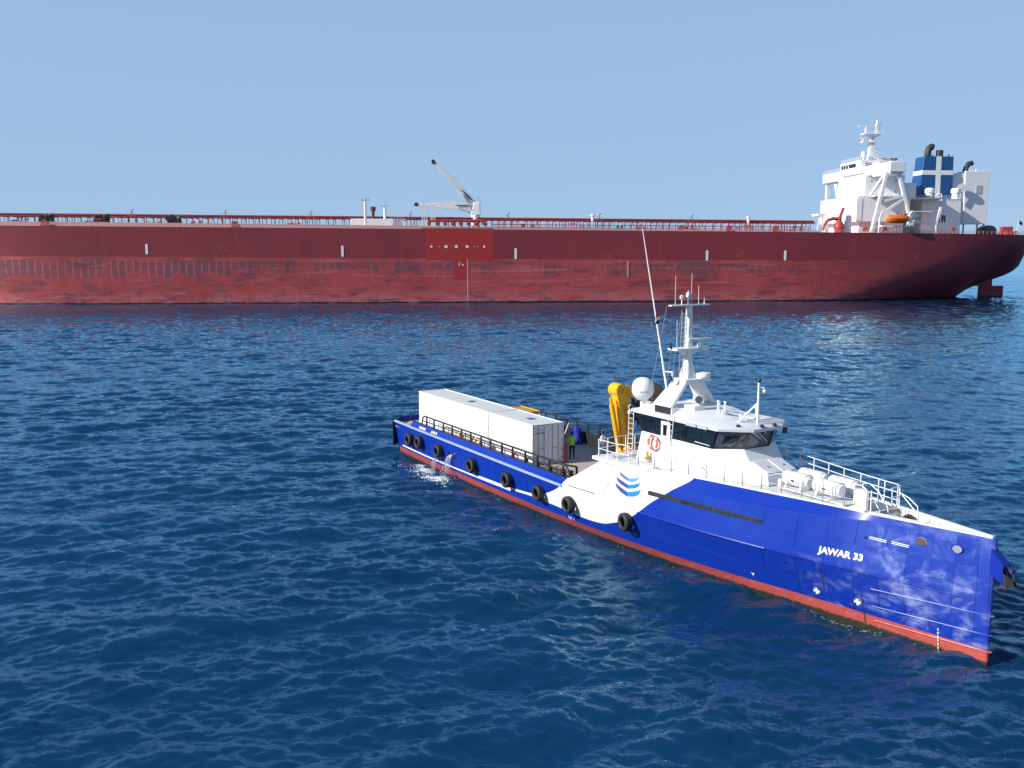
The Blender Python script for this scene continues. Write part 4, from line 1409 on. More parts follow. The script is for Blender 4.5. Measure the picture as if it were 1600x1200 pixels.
# ---- people
def person(x, y, z, face, label, top, legs, hat, arms, sleeve):
    """one skinned body; top, legs, skin chosen by height"""
    V, E, Rd = [], [], []

    def nd(p, r, parent=None):
        V.append(p)
        Rd.append(r)
        if parent is not None:
            E.append((parent, len(V) - 1))
        return len(V) - 1

    pel = nd((0, 0, .95), (.15, .12))
    bel = nd((0, 0, 1.10), (.145, .11), pel)
    che = nd((0, -.01, 1.30), (.17, .125), bel)
    upc = nd((0, 0, 1.44), (.13, .10), che)
    nk = nd((0, .01, 1.52), (.055, .058), upc)
    hd = nd((0, .02, 1.60), (.075, .085), nk)
    hd2 = nd((0, .025, 1.68), (.082, .10), hd)
    nd((0, .02, 1.76), (.065, .08), hd2)
    for s in (-1, 1):
        hip = nd((s * .10, 0, .88), (.10, .105), pel)
        kn = nd((s * .12, .02, .50), (.066, .07), hip)
        an_ = nd((s * .13, -.01, .10), (.045, .05), kn)
        hl = nd((s * .13, .05, .045), (.042, .04), an_)
        nd((s * .145, .17, .035), (.04, .03), hl)
        sh = nd((s * .19, 0, 1.40), (.07, .075), upc)
        el = nd((s * arms[0][0], arms[0][1], arms[0][2]), (.048, .05), sh)
        wr = nd((s * arms[1][0], arms[1][1], arms[1][2]), (.032, .036), el)
        d = (Vector(V[wr]) - Vector(V[el])).normalized()
        pm_ = nd(tuple(Vector(V[wr]) + d * .06), (.036, .026), wr)
        side = d.cross(Vector((1, 0, 0))).normalized()
        for q, (o_, l_) in enumerate(((-.028, .07), (-.010, .085), (.010, .08), (.028, .06))):
            f1 = nd(tuple(Vector(V[pm_]) + d * .04 + side * o_), (.010, .010), pm_)
            nd(tuple(Vector(V[f1]) + d * l_ * .7 + Vector((-s * .015, .01, 0))), (.008, .008), f1)
        th_ = nd(tuple(Vector(V[wr]) + d * .03 + side * .045), (.011, .011), wr)
        nd(tuple(Vector(V[th_]) + d * .05 + side * .02), (.009, .009), th_)
    me = bpy.data.meshes.new('person')
    me.from_pydata(V, E, [])
    o = bpy.data.objects.new('person', me)
    col.objects.link(o)
    sk = o.modifiers.new('skin', 'SKIN')
    for i, r in enumerate(Rd):
        me.skin_vertices[0].data[i].radius = r
    me.skin_vertices[0].data[0].use_root = True
    sk.use_smooth_shade = True
    sb = o.modifiers.new('sub', 'SUBSURF')
    sb.levels = sb.render_levels = 2
    dg = bpy.context.evaluated_depsgraph_get()
    m2 = bpy.data.meshes.new_from_object(o.evaluated_get(dg))
    o.modifiers.clear()
    o.data = m2
    m2.name = 'person'
    m2.materials.clear()
    for mm in (M['skin'], top, legs, M['black']):
        m2.materials.append(mm)
    zl = arms[1][2]
    for p in m2.polygons:
        c = p.center
        out = abs(c.x) > .215
        if c.z > 1.50:
            k = 0
        elif c.z < .085:
            k = 3
        elif out or (c.y > .16 and c.z > 1.0):
            far = (Vector(c) - Vector((math.copysign(arms[1][0], c.x), arms[1][1], arms[1][2]))).length
            k = 0 if far < sleeve else 1
        elif c.z > .93:
            k = 1
        else:
            k = 2
        p.material_index = k
        p.use_smooth = True
    on_boat(o, x, y, z, face)
    tag(o, label, 'person')
    # hair or cap, nose, ears
    mb = MB().lathe([(0, .115), (.05, .108), (.085, .075), (.098, .02), (.096, -.03), (.08, -.045)], (0, .01, 1.70), n=18)
    mb.build('hair', hat, o)
    MB().ball((0, .125, 1.655), .018, 8, 1.4).build('nose', M['skin'], o)
    for s in (-1, 1):
        MB().ball((s * .088, .015, 1.66), .024, 8, 1.5).build('ear', M['skin'], o)
        MB().ball((s * .032, .108, 1.685), .011, 8).build('eye', M['hair'], o)
    MB().box(-.025, .025, .105, .118, 1.612, 1.622).build('mouth', M['ring'], o)
    return o


p1 = person(18.15, .62, 2.4, R(75), 'man in lime green vest and black trousers standing by the container doors', M['hivis'], M['trousers'], M['hair'], [(.27, .02, 1.13), (.20, .19, 1.03)], .17)
p2 = person(19.0, 2.55, 2.4, R(110), 'man in white shirt and pale grey trousers standing behind the forecastle rail', M['shirt'], M['greycloth'], M['hair'], [(.25, -.03, 1.14), (.26, .05, .90)], .10)
for p in (p1, p2):
    p.scale = (1.06, 1.06, 1.06)

# ---- flag on the halyard
fg = empty('flag')
on_boat(fg, 29.15, -1.05, 12.35, R(-60))
tag(fg, 'small red, white and black flag flying beside the boat mast', 'flag')
for k, mt in enumerate((M['trousers'], M['white'], M['flag_red'])):
    mb = MB()
    rr = []
    for j in range(9):
        u = j / 8
        yy = .07 * math.sin(u * 7) * u
        zz = .19 * k - .12 * u * u
        rr.append([(u * .72, yy - .004, zz), (u * .72, yy + .004, zz), (u * .72, yy + .02 + .004, zz + .19), (u * .72, yy + .02 - .004, zz + .19)])
    mb.loft(rr).build('stripe', mt, fg)


# ---- cooling water pouring overboard and its foam
def water_mat():
    m = Mat('white_water')
    n = m.noise(9, 4, .6)
    m.set('Base Color', m.mix(n.step(.35, .7), (0.55, 0.62, 0.66), (0.85, 0.87, 0.88)))
    m.set('Roughness', 0.25)
    m.set('Alpha', (n.step(.30, .52) * .8 + .12).clamp())
    return m.m


M['splash'] = water_mat()
for x0, z0, lb in ((8.3, 1.35, 'thin stream of white water falling from beneath the third tyre fender'), (10.75, 1.80, 'broken stream of white water falling from the two overboard outlets')):
    rt = empty('water_stream')
    on_boat(rt, x0, -4.6, 0)
    tag(rt, lb, 'water', 'streams of water pouring from the boat side')
    y00 = -(hy(x0, z0) - 4.6)
    for k in range(5 if x0 < 9 else 9):
        dx = rng.uniform(-.10, .12) if x0 < 9 else rng.uniform(-.75, .3)
        vv = rng.uniform(.35, .75)
        st_mb = MB()
        for q in range(60):
            t = (q / 59) ** .8
            sp = .012 + .07 * t
            P_ = Vector((dx * (.3 + t * .7) - .35 * t * vv + rng.gauss(0, sp), y00 - .06 - vv * .9 * t + rng.gauss(0, sp), z0 + .02 - (z0 + .05) * t * t + rng.gauss(0, sp)))
            a_ = rng.uniform(.010, .026) * (1.25 - .5 * t)
            l_ = a_ * rng.uniform(1.2, 3.2)
            st_mb.add([P_ + Vector(o_) for o_ in ((a_, 0, 0), (0, a_, 0), (-a_, 0, 0), (0, -a_, 0), (0, 0, l_), (0, 0, -l_))],
                      [(0, 1, 4), (1, 2, 4), (2, 3, 4), (3, 0, 4), (1, 0, 5), (2, 1, 5), (3, 2, 5), (0, 3, 5)])
        st_mb.build('strand', M['splash'], rt, kind='stuff')

foam = MB()
fr2 = random.Random(21)
for k in range(1500):
    q = fr2.random()
    if q < .35:
        cx_, cy_, ax, ay = 6.9, -5.15, 1.0, .30
    elif q < .8:
        cx_, cy_, ax, ay = 9.7, -5.5, 1.3, .45
    else:
        cx_, cy_, ax, ay = 8.6, -5.6, 2.6, .75
    x = cx_ + fr2.gauss(0, ax * .6)
    y = min(cy_ + fr2.gauss(0, ay * .6), -4.4)
    rr_ = fr2.uniform(.010, .034) * (2.0 if fr2.random() < .08 else 1)
    n = 6
    t0 = fr2.uniform(0, 6)
    W_ = bw(x, y, 0)
    z0 = sea_z(W_[0], W_[1]) + .012
    ring = [(x + rr_ * 2.6 * math.cos(t0 + 6.283 * j / n) * fr2.uniform(.6, 1.2), y + rr_ * math.sin(t0 + 6.283 * j / n) * fr2.uniform(.6, 1.2), z0) for j in range(n)]
    c0 = (x, y, z0 + .02 + fr2.uniform(0, .03))
    foam.add(ring + [c0], [(j, (j + 1) % n, n) for j in range(n)])
for k in range(170):
    x = fr2.uniform(2, 48.2) if fr2.random() < .55 else fr2.gauss(42.5, 1.8)
    if not 1 < x < 48.3:
        continue
    y = -(hy(x, 0.0) + .10 + abs(fr2.gauss(0, .13)))
    rr_ = fr2.uniform(.004, .014)
    t0 = fr2.uniform(0, 6)
    W_ = bw(x, y, 0)
    z0 = sea_z(W_[0], W_[1]) + .012
    ring = [(x + rr_ * 5.0 * math.cos(t0 + 1.0472 * j) * fr2.uniform(.6, 1.2), y + rr_ * math.sin(t0 + 1.0472 * j), z0) for j in range(6)]
    foam.add(ring + [(x, y, z0 + .006)], [(j, (j + 1) % 6, 6) for j in range(6)])
fo = foam.build('foam', M['splash'])
fo.location = (BX, BY, 0)
fo.rotation_euler = (0, 0, YAW)
tag(fo, 'white foam on the water below the overboard outlets and along the waterline', 'foam', kind='stuff')
# ================================================================== OIL TANKER
TS = (202.82, 369.97)
TA = R(5.2)
tanker = empty('oil_tanker', (TS[0], TS[1], 0), math.pi + TA)
tag(tanker, 'huge red oil tanker with white superstructure lying behind the supply boat', 'tanker')


def tw_(s, t, z):
    F, P_ = (-math.cos(TA), -math.sin(TA)), (math.sin(TA), -math.cos(TA))
    return (TS[0] + F[0] * s + P_[0] * t, TS[1] + F[1] * s + P_[1] * t, z)


def tzd(s):
    return 23.8 + .0056 * s


def thd(s):
    return float(np.interp(s, [0, .6, 2, 5, 8, 12, 25, 45, 70, 95, 120, 340, 375, 395, 410, 420, 424], [2.5, 4.2, 6.9, 11.2, 14.8, 18, 23.6, 27.4, 29.9, 30.8, 31, 31, 29.6, 25, 17, 7, .5]))


def tzb(s):
    return float(np.interp(s, [0, 1, 3.3, 6.1, 11.4, 19.2, 22.3, 24.9, 27, 35, 50, 70], [14.5, 12.2, 10.2, 8.7, 6.9, 4.3, 2.9, 1.6, -.5, -6, -10, -12]))


def thf(s):
    return float(np.interp(s, [0, 10, 30, 45, 60, 80, 100, 130], [10, 16, 23, 24, 21, 14, 10, 6]))


def tanker_paint():
    m = Mat('tanker_hull_paint')
    x, y, z = m.xyz()
    zr = z - x * .0056                                   # height in the ship's own trim
    n1 = m.noise(.05, 5, .6)
    n2 = m.noise(.35, 5, .65, stretch=(.5, .5, 1.6))
    n3 = m.noise(1.4, 4, .6, stretch=(1.2, 1, .18))
    up = m.mix(n1.step(.3, .7), (0.235, 0.033, 0.045), (0.275, 0.040, 0.052))
    up = m.mix(n3.step(.55, .8) * .25, up, (0.12, 0.03, 0.04))
    lo = m.mix(n1.step(.35, .65), (0.40, 0.056, 0.056), (0.48, 0.078, 0.078))
    lo = m.mix(n2.step(.52, .72) * .55, lo, (0.24, 0.06, 0.07))
    lo = m.mix(n3.step(.55, .75) * .35, lo, (0.50, 0.18, 0.18))
    # bands of dark worn plating between the frames
    cell = x / 2.45
    edge_ = ((cell + n2 * .25).fract() - .5).abs()
    cid = cell.floor()
    w1 = m.white(m.vec(cid, 3.0, 0.0))
    w2 = m.white(m.vec(cid, 8.0, 0.0))
    lenb = w1 * 2.4 + 1.4 + x.step(250, 360) * 2.6
    top = zr - 12.6
    depth = (lenb * -1.0)
    msk = (Val.one(z) - top.step(-.3, .25)) * (top - depth).step(-.6, .3)
    amt = (Val.one(z) - edge_.step(.33, .40)) * msk * (w2.step(.15, .5) * .5 + .35) * (n2.step(.33, .55) * .6 + .4)
    amt = amt * (m.noise(.022, 2, .5).step(.32, .5) * .5 + .5) * x.step(86, 110)
    lo = m.mix((amt * .95).clamp(), lo, (0.135, 0.075, 0.105))
    rib = edge_.step(.41, .46) * msk * x.step(270, 330) * .45
    lo = m.mix(rib, lo, (0.50, 0.22, 0.22))
    # broad dark smears and scrapes
    sm = m.noise(.075, 5, .6, stretch=(1.0, 1, 2.2), dist=.8).step(.55, .68) * .7
    lo = m.mix(sm, lo, (0.15, 0.07, 0.085))
    lo = m.mix((Val.one(z) - z.step(.8, 5.5)) * n2.step(.35, .6) * .45, lo, (0.55, 0.24, 0.25))
    sm2 = m.noise(.16, 6, .68, stretch=(.55, 1, 2.4), dist=.5, off=(40, 0, 3)).step(.50, .66)
    lo = m.mix(sm2 * (Val.one(z) - zr.step(9.5, 13.5) * .4) * .8, lo, (0.14, 0.045, 0.065))
    sm3 = m.noise(.30, 5, .7, stretch=(.16, 1, 3.0), off=(7, 0, 9)).step(.55, .68)
    lo = m.mix(sm3 * .5, lo, (0.60, 0.20, 0.19))
    drip = m.noise(.9, 4, .6, stretch=(1.6, 1, .05), off=(2, 2, 2)).step(.60, .74)
    lo = m.mix(drip * .55, lo, (0.13, 0.04, 0.055))
    up = m.mix(drip * .3, up, (0.12, 0.025, 0.035))
    up = m.mix(sm3 * .12, up, (0.34, 0.07, 0.08))
    lo = m.mix((Val.one(x) - x.step(55, 112)) * .8, lo, (0.20, 0.033, 0.045))
    c = m.mix((zr + (n2 - .5) * .35).step(13.72, 13.95), lo, up)
    # repainted bright red panels by the manifold
    pan = x.within(213, 236, .06) * zr.within(13.2, 30, .05)
    pan = (pan + x.within(221.2, 226.4, .06) * zr.within(6.6, 13.3, .08)).clamp()
    c = m.mix(pan, c, (0.42, 0.036, 0.036))
    for xs in (342.0, 299.0, 279.0, 244.0, 154.5, 186.5, 84.0):
        c = m.mix(x.within(xs - .5, xs + .5, .08) * zr.within(14.2, 21.8, .4) * .6, c, (0.30, 0.045, 0.045))
    c = m.mix((Val.one(z) - (z + n2 * .8).step(.75, 1.05)), c, (0.012, 0.012, 0.014))
    m.set('Base Color', c)
    m.set('Roughness', 0.6)
    m.set('Specular IOR Level', 0.3)
    m.bump(m.noise(.42, 3, .5), .15, .06)
    return m.m


M['tk_hull'] = tanker_paint()


def tsec(s, side):
    zb, zt, hd, hf = tzb(s), tzd(s), thd(s), thf(s)
    bow = float(np.interp(s, [370, 424], [1, .25]))
    pts = []
    for k in range(17):
        u = k / 16
        z = zb + (zt - zb) * (u ** 1.25)
        wv = min(1, (z - zb) / hf)
        yy = hd * math.sin(math.pi / 2 * wv) ** 1.1
        if s > 370:
            yy *= bow + (1 - bow) * u
        pts.append((s, side * yy, z))
    return pts


st_ = [0, .5, 1.2, 2.2, 3.5, 5, 7, 9, 11.4, 14, 17, 20, 23, 26, 29, 33, 38, 43, 49, 55, 62, 70, 80, 90, 100, 115, 135, 170, 210, 250, 290, 330, 355, 370, 380, 390, 400, 408, 415, 420, 424]
mb = MB()
for sd_ in (-1, 1):
    mb.loft([tsec(s, sd_) for s in st_], cap=False, closed=False)
a, b = tsec(0, -1), tsec(0, 1)
mb.loft([a, b], cap=False, closed=False)
th = mb.build('hull', M['tk_hull'], tanker, angle=40)
dk = []
for s in st_:
    h_ = thd(s) - .05
    dk.append([(s, -h_, tzd(s) - .3), (s, -h_, tzd(s) - .02), (s, 0, tzd(s) + .6), (s, h_, tzd(s) - .02), (s, h_, tzd(s) - .3)])
MB().loft(dk).build('main_deck', M['pink'], tanker)
# rudder and its horn
MB().loft([[(17.3 - .0, -.5, z), (13.5, -1.1, z), (7.1, -.25, z), (7.1, .25, z), (13.5, 1.1, z), (17.3, .5, z)] for z in (-8, 4.3)]).build('rudder', M['tk_hull'], tanker)
MB().loft([[(19.3, -.8, 4.6), (12.3, -.8, 7.2), (12.3, .8, 7.2), (19.3, .8, 4.6)], [(18.8, -.8, 4.2), (12.2, -.8, 4.2), (12.2, .8, 4.2), (18.8, .8, 4.2)]]).build('rudder_horn', M['tk_hull'], tanker)

# marks on the side
def side_t(s, z, off=.03):
    zb, hd, hf = tzb(s), thd(s), thf(s)
    return hd * math.sin(math.pi / 2 * max(0.0, min(1, (z - zb) / hf))) ** 1.1 + off


for s, z0, z1 in ((328.3, 16.5, 20), (264.1, 15.7, 19.5), (205.2, 14.9, 18.7), (137.7, 14.3, 18.0), (109.4, 14.4, 18.0)):
    mb = MB()
    P = [(s + .42 * math.cos(math.pi * k / 8), 0, z1 - .42 + .42 * math.sin(math.pi * k / 8)) for k in range(9)] + \
        [(s - .42 * math.cos(math.pi * k / 8), 0, z0 + .42 - .42 * math.sin(math.pi * k / 8)) for k in range(9)]
    mb.prism([(p[0], side_t(s, p[2], -.02), p[2]) for p in P], (0, .12, 0)).build('recessed_bollard', M['tw'], th)
MB().prism([(165.9 - .3, side_t(166, 12), 8.7), (165.9 + .3, side_t(166, 12), 8.7), (165.9 + .3, side_t(166, 12), 14.4), (165.9 - .3, side_t(166, 12), 14.4)], (0, .05, 0)).build('recessed_bollard', M['pink'], th)
for s, r_ in ((234.1, .42), (229.1, .55), (225.6, .55), (221.9, .52), (216.0, .42), (231.5, .14), (219.4, .14), (218.4, .12)):
    MB().cyl((s, side_t(s, 19.2, -.05), 19.2), (s, side_t(s, 19.2, .06), 19.2), r_, n=16).build('white_disc', M['tw'], th)
mb = MB()
for k in range(27):
    z = .9 + k * .52
    mb.box(221.85 - (.14 if k % 2 else .22), 221.95, side_t(222, z, -.02), side_t(222, z, .05), z, z + .26)
mb.build('draught_scale', M['tw'], th, kind='stuff')
mb = MB().box(224.6, 224.75, side_t(224, 14, -.02), side_t(224, 14, .05), 12.4, 14.2).box(223.9, 224.6, side_t(224, 14, -.02), side_t(224, 14, .05), 13.2, 13.35)
mb.cyl((223.4, side_t(224, 13, -.02), 13.0), (223.4, side_t(224, 13, .05), 13.0), .28, n=12)
mb.build('load_line_mark', M['tw'], th, kind='stuff')
for s0, w_, z0, z1, seed in ((305, 4.5, 14.5, 20.5, 1), (174, 2.6, 4.5, 17.2, 2), (150, 3.2, 4.0, 13.5, 3), (126, 1.6, 13.0, 17.6, 4), (60, 1.5, 14, 17, 5)):
    rr = random.Random(seed)
    mb = MB()
    z = z0
    while z < z1:
        for q in range(3):
            if rr.random() < .6:
                a0 = s0 - w_ + rr.uniform(0, w_ * 1.4)
                mb.box(a0, a0 + rr.uniform(.2, .7), side_t(a0, z, -.05), side_t(a0, z, .04), z, z + .12)
        z += .55
    mb.build('faded_marks', M['ochre'], th, kind='stuff')

# deck edge: rail, gutter bar
mb = MB()
s = 2.0
while s < 405:
    t = thd(s) - .25
    mb.bar((s, t, tzd(s)), (s, t, tzd(s) + 1.1), .09, .09)
    s += 1.9
for z in (.4, .75, 1.1):
    P = [(s, thd(s) - .25, tzd(s) + z) for s in (.8, 2, 5, 8, 12, 15, 30, 50, 75, 120, 200, 300, 350, 375, 395, 408)]
    mb.tube(P, .045, 5)
mb.build('side_railing', M['pink'], tanker, kind='stuff')
mb = MB()
s = 2.0
while s < 34:
    t = -(thd(s) - .25)
    mb.bar((s, t, tzd(s)), (s, t, tzd(s) + 1.1), .09, .09)
    s += 1.9
for z in (.4, .75, 1.1):
    mb.tube([(34, -28, 23.9 + z), (15, -19, 23.9 + z), (8, -14.6, 23.9 + z), (2, -6.6, 23.9 + z), (.4, -2, 23.9 + z), (.4, 2, 23.9 + z), (2, 6.6, 23.9 + z)], .045, 5)
mb.build('stern_railing', M['pink'], tanker, kind='stuff')
MB().loft([[(s, thd(s) - 3.2, tzd(s)), (s, thd(s) - 3.0, tzd(s)), (s, thd(s) - 3.0, tzd(s) + h_), (s, thd(s) - 3.2, tzd(s) + h_)] for s, h_ in ((96, .5), (160, .6), (240, 1.0), (300, 1.35), (395, 1.7))]).build('deck_gutter_bar', M['pink'], tanker)

# pipe rack along the deck
pr_ = empty('pipe_rack', parent=tanker)
for t, dz, r_ in ((4.0, 4.35, .42), (2.2, 4.2, .42), (0.4, 4.0, .35), (5.4, 3.7, .25), (-2, 4.2, .42)):
    MB().tube([(s, t, tzd(s) + .4 + dz) for s in (88, 150, 214, 242, 300, 400)], r_, 8).build('pipe', M['red'], pr_)
mb = MB()
s = 90.0
rr = random.Random(5)
while s < 400:
    z0 = tzd(s)
    for t in (5.6, -3):
        mb.bar((s, t, z0), (s, t, z0 + 4.3), .22, .22)
    mb.bar((s, -3, z0 + 4.0), (s, 5.8, z0 + 4.0), .25, .3)
    if rr.random() < .55:
        mb.bar((s, 5.6, z0 + .3), (s + 1.6 * rr.choice((-1, 1)), 5.6, z0 + 3.9), .14, .14)
    s += rr.choice((2.2, 2.6, 3.2))
mb.build('rack_posts', M['red'], pr_, kind='stuff')
mb = MB()
s = 92.0
while s < 212:
    z0 = tzd(s)
    mb.bar((s, 9, z0), (s, 9, z0 + 2.6), .16, .16)
    s += 3.1
mb.tube([(92, 9, tzd(92) + 2.5), (212, 9, tzd(212) + 2.5)], .16, 6).tube([(92, 9, tzd(92) + 1.5), (212, 9, tzd(212) + 1.5)], .12, 6)
mb.build('walkway_rail', M['red'], pr_, kind='stuff')


def deck_cluster(s, t, seed, n, hmax, mat, name):
    """a knot of pipes, valves and hand-wheels"""
    rr = random.Random(seed)
    mb = MB()
    z0 = tzd(s) - .1
    for k in range(n):
        a, b = s + rr.uniform(-2.6, 2.6), t + rr.uniform(-1.5, 1.5)
        hh = rr.uniform(.5, hmax)
        q = rr.random()
        if q < .4:
            mb.cyl((a, b, z0), (a, b, z0 + hh), rr.uniform(.12, .28), n=8)
        elif q < .7:
            mb.tube([(a, b, z0), (a, b, z0 + hh * .7), (a + rr.choice((-1, 1)) * .5, b, z0 + hh), (a + rr.choice((-1, 1)) * 1.4, b, z0 + hh)], rr.uniform(.12, .25), 7)
        else:
            mb.box(a - .4, a + .4, b - .4, b + .4, z0, z0 + hh * .8)
    mb.build(name, mat, tanker, kind='stuff')


for k, (px, nm) in enumerate(((395, 0), (352, 1), (314, 0), (283, 1), (268, 0), (200, 1), (180, 0), (158, 1), (140, 0), (118, 1), (100, 0), (372, 1), (330, 0))):
    deck_cluster(px, 12 + 4 * (k % 3), 40 + k, 12, 3.2, M['red'] if k % 3 else M['red2'], 'valve_group')
# black hose bundles on stools
for s in (367.0, 348.5, 324.0):
    mb = MB()
    hr = random.Random(int(s))
    for q in range(26):
        a = s - 2.5 + hr.uniform(0, 5)
        zz = tzd(s) + 1.7 + hr.uniform(.2, 2.6)
        mb.lathe([(.25, -.22), (.55, -.18), (.6, 0), (.55, .18), (.25, .22)], (a, 12 + hr.uniform(-.6, .6), zz), (hr.uniform(-.5, .5), 1, hr.uniform(-.4, .4)), n=10)
    mb.box(s - 2.3, s + 2.3, 11.4, 12.4, tzd(s) + 1.5, tzd(s) + 4.0)
    mb.build('hose_bundle', M['dark'], tanker, kind='stuff')
# fire monitor platforms
for s in (340.5, 307.8, 277.5, 241.5, 171.2, 135.8, 205.5):
    z0 = tzd(s) + 4.4
    o = MB().box(s - 1.6, s + 1.6, 3, 5.5, z0, z0 + .35).bar((s - 1.4, 4, z0 - 4.4), (s - 1.4, 4, z0), .25, .25).bar((s + 1.4, 4, z0 - 4.4), (s + 1.4, 4, z0), .25, .25).build('monitor_platform', M['red'], tanker)
    MB().tube([(s, 4.2, z0 + .3), (s, 4.2, z0 + 1.2), (s + .3, 4.2, z0 + 1.6), (s - .6, 4.6, z0 + 2.6)], .14, 6).build('fire_monitor', M['dark'], o)
    mb = MB()
    for q in (-1.5, -.5, .5, 1.5):
        mb.bar((s + q, 5.4, z0 + .3), (s + q, 5.4, z0 + 1.4), .07, .07)
    mb.bar((s - 1.5, 5.4, z0 + 1.4), (s + 1.5, 5.4, z0 + 1.4), .07, .07)
    mb.build('platform_rail', M['pink'], o, kind='stuff')
for s, t in ((174.5, 8), (114.5, 6)):
    MB().lathe([(0, 0), (.5, 0), (.5, 1.6), (.8, 1.7), (.8, 2.3), (0, 2.5)], (s, t, tzd(s) + 4.1), n=12).bar((s, t, tzd(s)), (s, t, tzd(s) + 4.2), .4, .4).build('white_vent', M['tw'], tanker)
for q in (0, 1.5):
    MB().lathe([(0, 0), (.9, .1), (1.0, .8), (.7, 1.6), (0, 1.8)], (166 + q, 18, tzd(166) + .6), n=14).build('teal_tank', M['teal'], tanker)
# mooring winches
for s, t in ((385, 24), (362, 26), (300, 27), (146, 26), (129, 27), (112, 27)):
    z0 = tzd(s)
    MB().cyl((s, t - 1.3, z0 + 1.1), (s, t + 1.1, z0 + 1.1), .75, n=14).cyl((s, t + 1.0, z0 + 1.1), (s, t + 1.15, z0 + 1.1), 1.15, n=16).box(s - 1.6, s + 1.2, t - 1.6, t + 1.4, z0, z0 + .5).build('mooring_winch', M['red2'], tanker)

# manifold
mf = empty('cargo_manifold', parent=tanker)
MB().box(213.6, 237.5, 24.5, 28.6, 25.4, 25.8).build('drip_tray', M['ochre'], mf)
for k in range(8):
    s = 215.5 + k * 2.75
    o = MB().tube([(s, 10, 27.6), (s, 22, 27.6), (s, 25.5, 27.4), (s, 27.2, 26.9)], .42, 10).build('manifold_pipe', M['red'], mf)
    MB().cyl((s, 26.6, 27.05), (s, 27.4, 26.85), .62, n=14).build('flange', M['red2'], o)
    MB().cyl((s, 23.5, 27.6), (s, 24.0, 27.6), .65, n=12).bar((s, 23.7, 27.6), (s, 23.7, 28.6), .2, .2).build('valve', M['dark'], o)
for k in range(5):
    MB().bar((216 + k * 4.6, 26, 23.9), (216 + k * 4.6, 26, 25.5), .3, .3).build('tray_leg', M['red'], mf)
MB().tube([(215, 21, 28.2), (235, 21, 28.2)], .42, 8).tube([(217, 18, 28.4), (233, 18, 28.4)], .3, 8).build('cross_pipe', M['red2'], mf)
MB().bar((214, 28.6, 25.8), (237, 28.6, 25.8), .12, .2).build('tray_rail', M['ochre'], mf)


# hose-handling cranes
def hose_crane(s, t, tip, label_mat):
    c_ = empty('hose_crane', parent=tanker)
    MB().cyl((s, t, 24.4), (s, t, 31.2), 1.75, 1.6, n=20).build('pedestal', M['tw'], c_)
    MB().hexa([(s - 1.7, t - 1.5, 31.1), (s + 1.6, t - 1.5, 31.1), (s + 1.6, t + 1.5, 31.1), (s - 1.7, t + 1.5, 31.1), (s - 1.6, t - 1.1, 36.0), (s + .5, t - 1.1, 35.4), (s + .5, t + 1.1, 35.4), (s - 1.6, t + 1.1, 36.0)]).build('housing', M['tw'], c_, bevel=.15)
    A, B = Vector((s + .2, t, 35.0)), Vector(tip)
    mid = A.lerp(B, .42)
    up = Vector((0, 1, 0)).cross(B - A).normalized()
    j = MB()
    j.bar(A, mid, 1.6, 1.9, up=up, w2=1.4, h2=2.5).bar(mid, B, 1.4, 2.5, up=up, w2=.8, h2=.7)
    j.build('jib', M['tw'], c_, bevel=.08)
    MB().cyl(B + Vector((.2, -.5, 0)), B + Vector((.2, .5, 0)), .75, n=14).bar(B, B + (B - A).normalized() * 1.1, .7, .9).build('sheave', M['dark'], c_)
    q = A.lerp(B, .30) + Vector((0, .9, -1.0))
    MB().cyl((s + .8, t + 1.1, 32), q, .28, n=8).build('luffing_cylinder', M['print_grey'], c_)
    MB().bar(A.lerp(B, .08) + Vector((0, 1.0, .25)), A.lerp(B, .33) + Vector((0, .98, .1)), .12, .35).build('jib_grating', M['dark'], c_)
    g_r = MB()
    for k in range(5):
        g_r.bar((s - 1.7 + k * .3, t + 1.2, 35.6 + k * .35), (s - 1.9 + k * .3, t + 1.2, 36.9 + k * .35), .08, .08)
    g_r.build('guard_rail', M['print_grey'], c_, kind='stuff')
    return c_


hc = hose_crane(217.6, 3.0, (232.6, 4.0, 50.0), None)
MB().tube([(232.4, 4.0, 49.4), (232.2, 4.0, 30.5)], .05, 4).tube([(230.6, 4, 48), (230.4, 4.0, 30.5)], .04, 4).build('hoist_wire', M['print_grey'], hc)
hose_crane(216.6, -12, (239.2, -12, 35.6), None)
for s, t in ((236.4, 20), (233.3, 6)):
    MB().bar((s + .9, t, 24.4), (s + .4, t, 34.6), .35, .35).bar((s - .2, t, 24.4), (s + .2, t, 34.6), .3, .3).bar((s - 1.6, t, 24.4), (s, t, 34.4), .3, .3).bar((s + .8, t, 28), (s - 1.1, t, 28), .2, .2).bar((s + .6, t, 31.5), (s - .6, t, 31.5), .2, .2).build('jib_rest', M['tw'], tanker)

# white deck house forward of the cranes, with posts
wb = MB().box(243.2, 262.4, 11, 15.2, 24.6, 29.1).build('deck_store', M['tw'], tanker, bevel=.1)
for k in range(3):
    MB().box(247 + k * 5, 248.2 + k * 5, 15.19, 15.26, 24.9, 27.0).build('store_door', M['tw'], wb)
for s, t, zt in ((257.0, 18, 35.0), (250.6, 10, 33.4)):
    o = MB().cyl((s, t, 24.5), (s, t, zt), .55, .42, n=12).build('lamp_post', M['tw'], tanker)
    MB().bar((s - 1.0, t, zt + .4), (s, t, zt), .2, .2).bar((s + 1.0, t, zt + .4), (s, t, zt), .2, .2).box(s - 1.3, s - .8, t - .3, t + .3, zt + .3, zt + .8).box(s + .8, s + 1.3, t - .3, t + .3, zt + .3, zt + .8).cyl((s, t, zt), (s, t, zt + 1.6), .2, n=8).build('lamp_head', M['print_grey'], o)
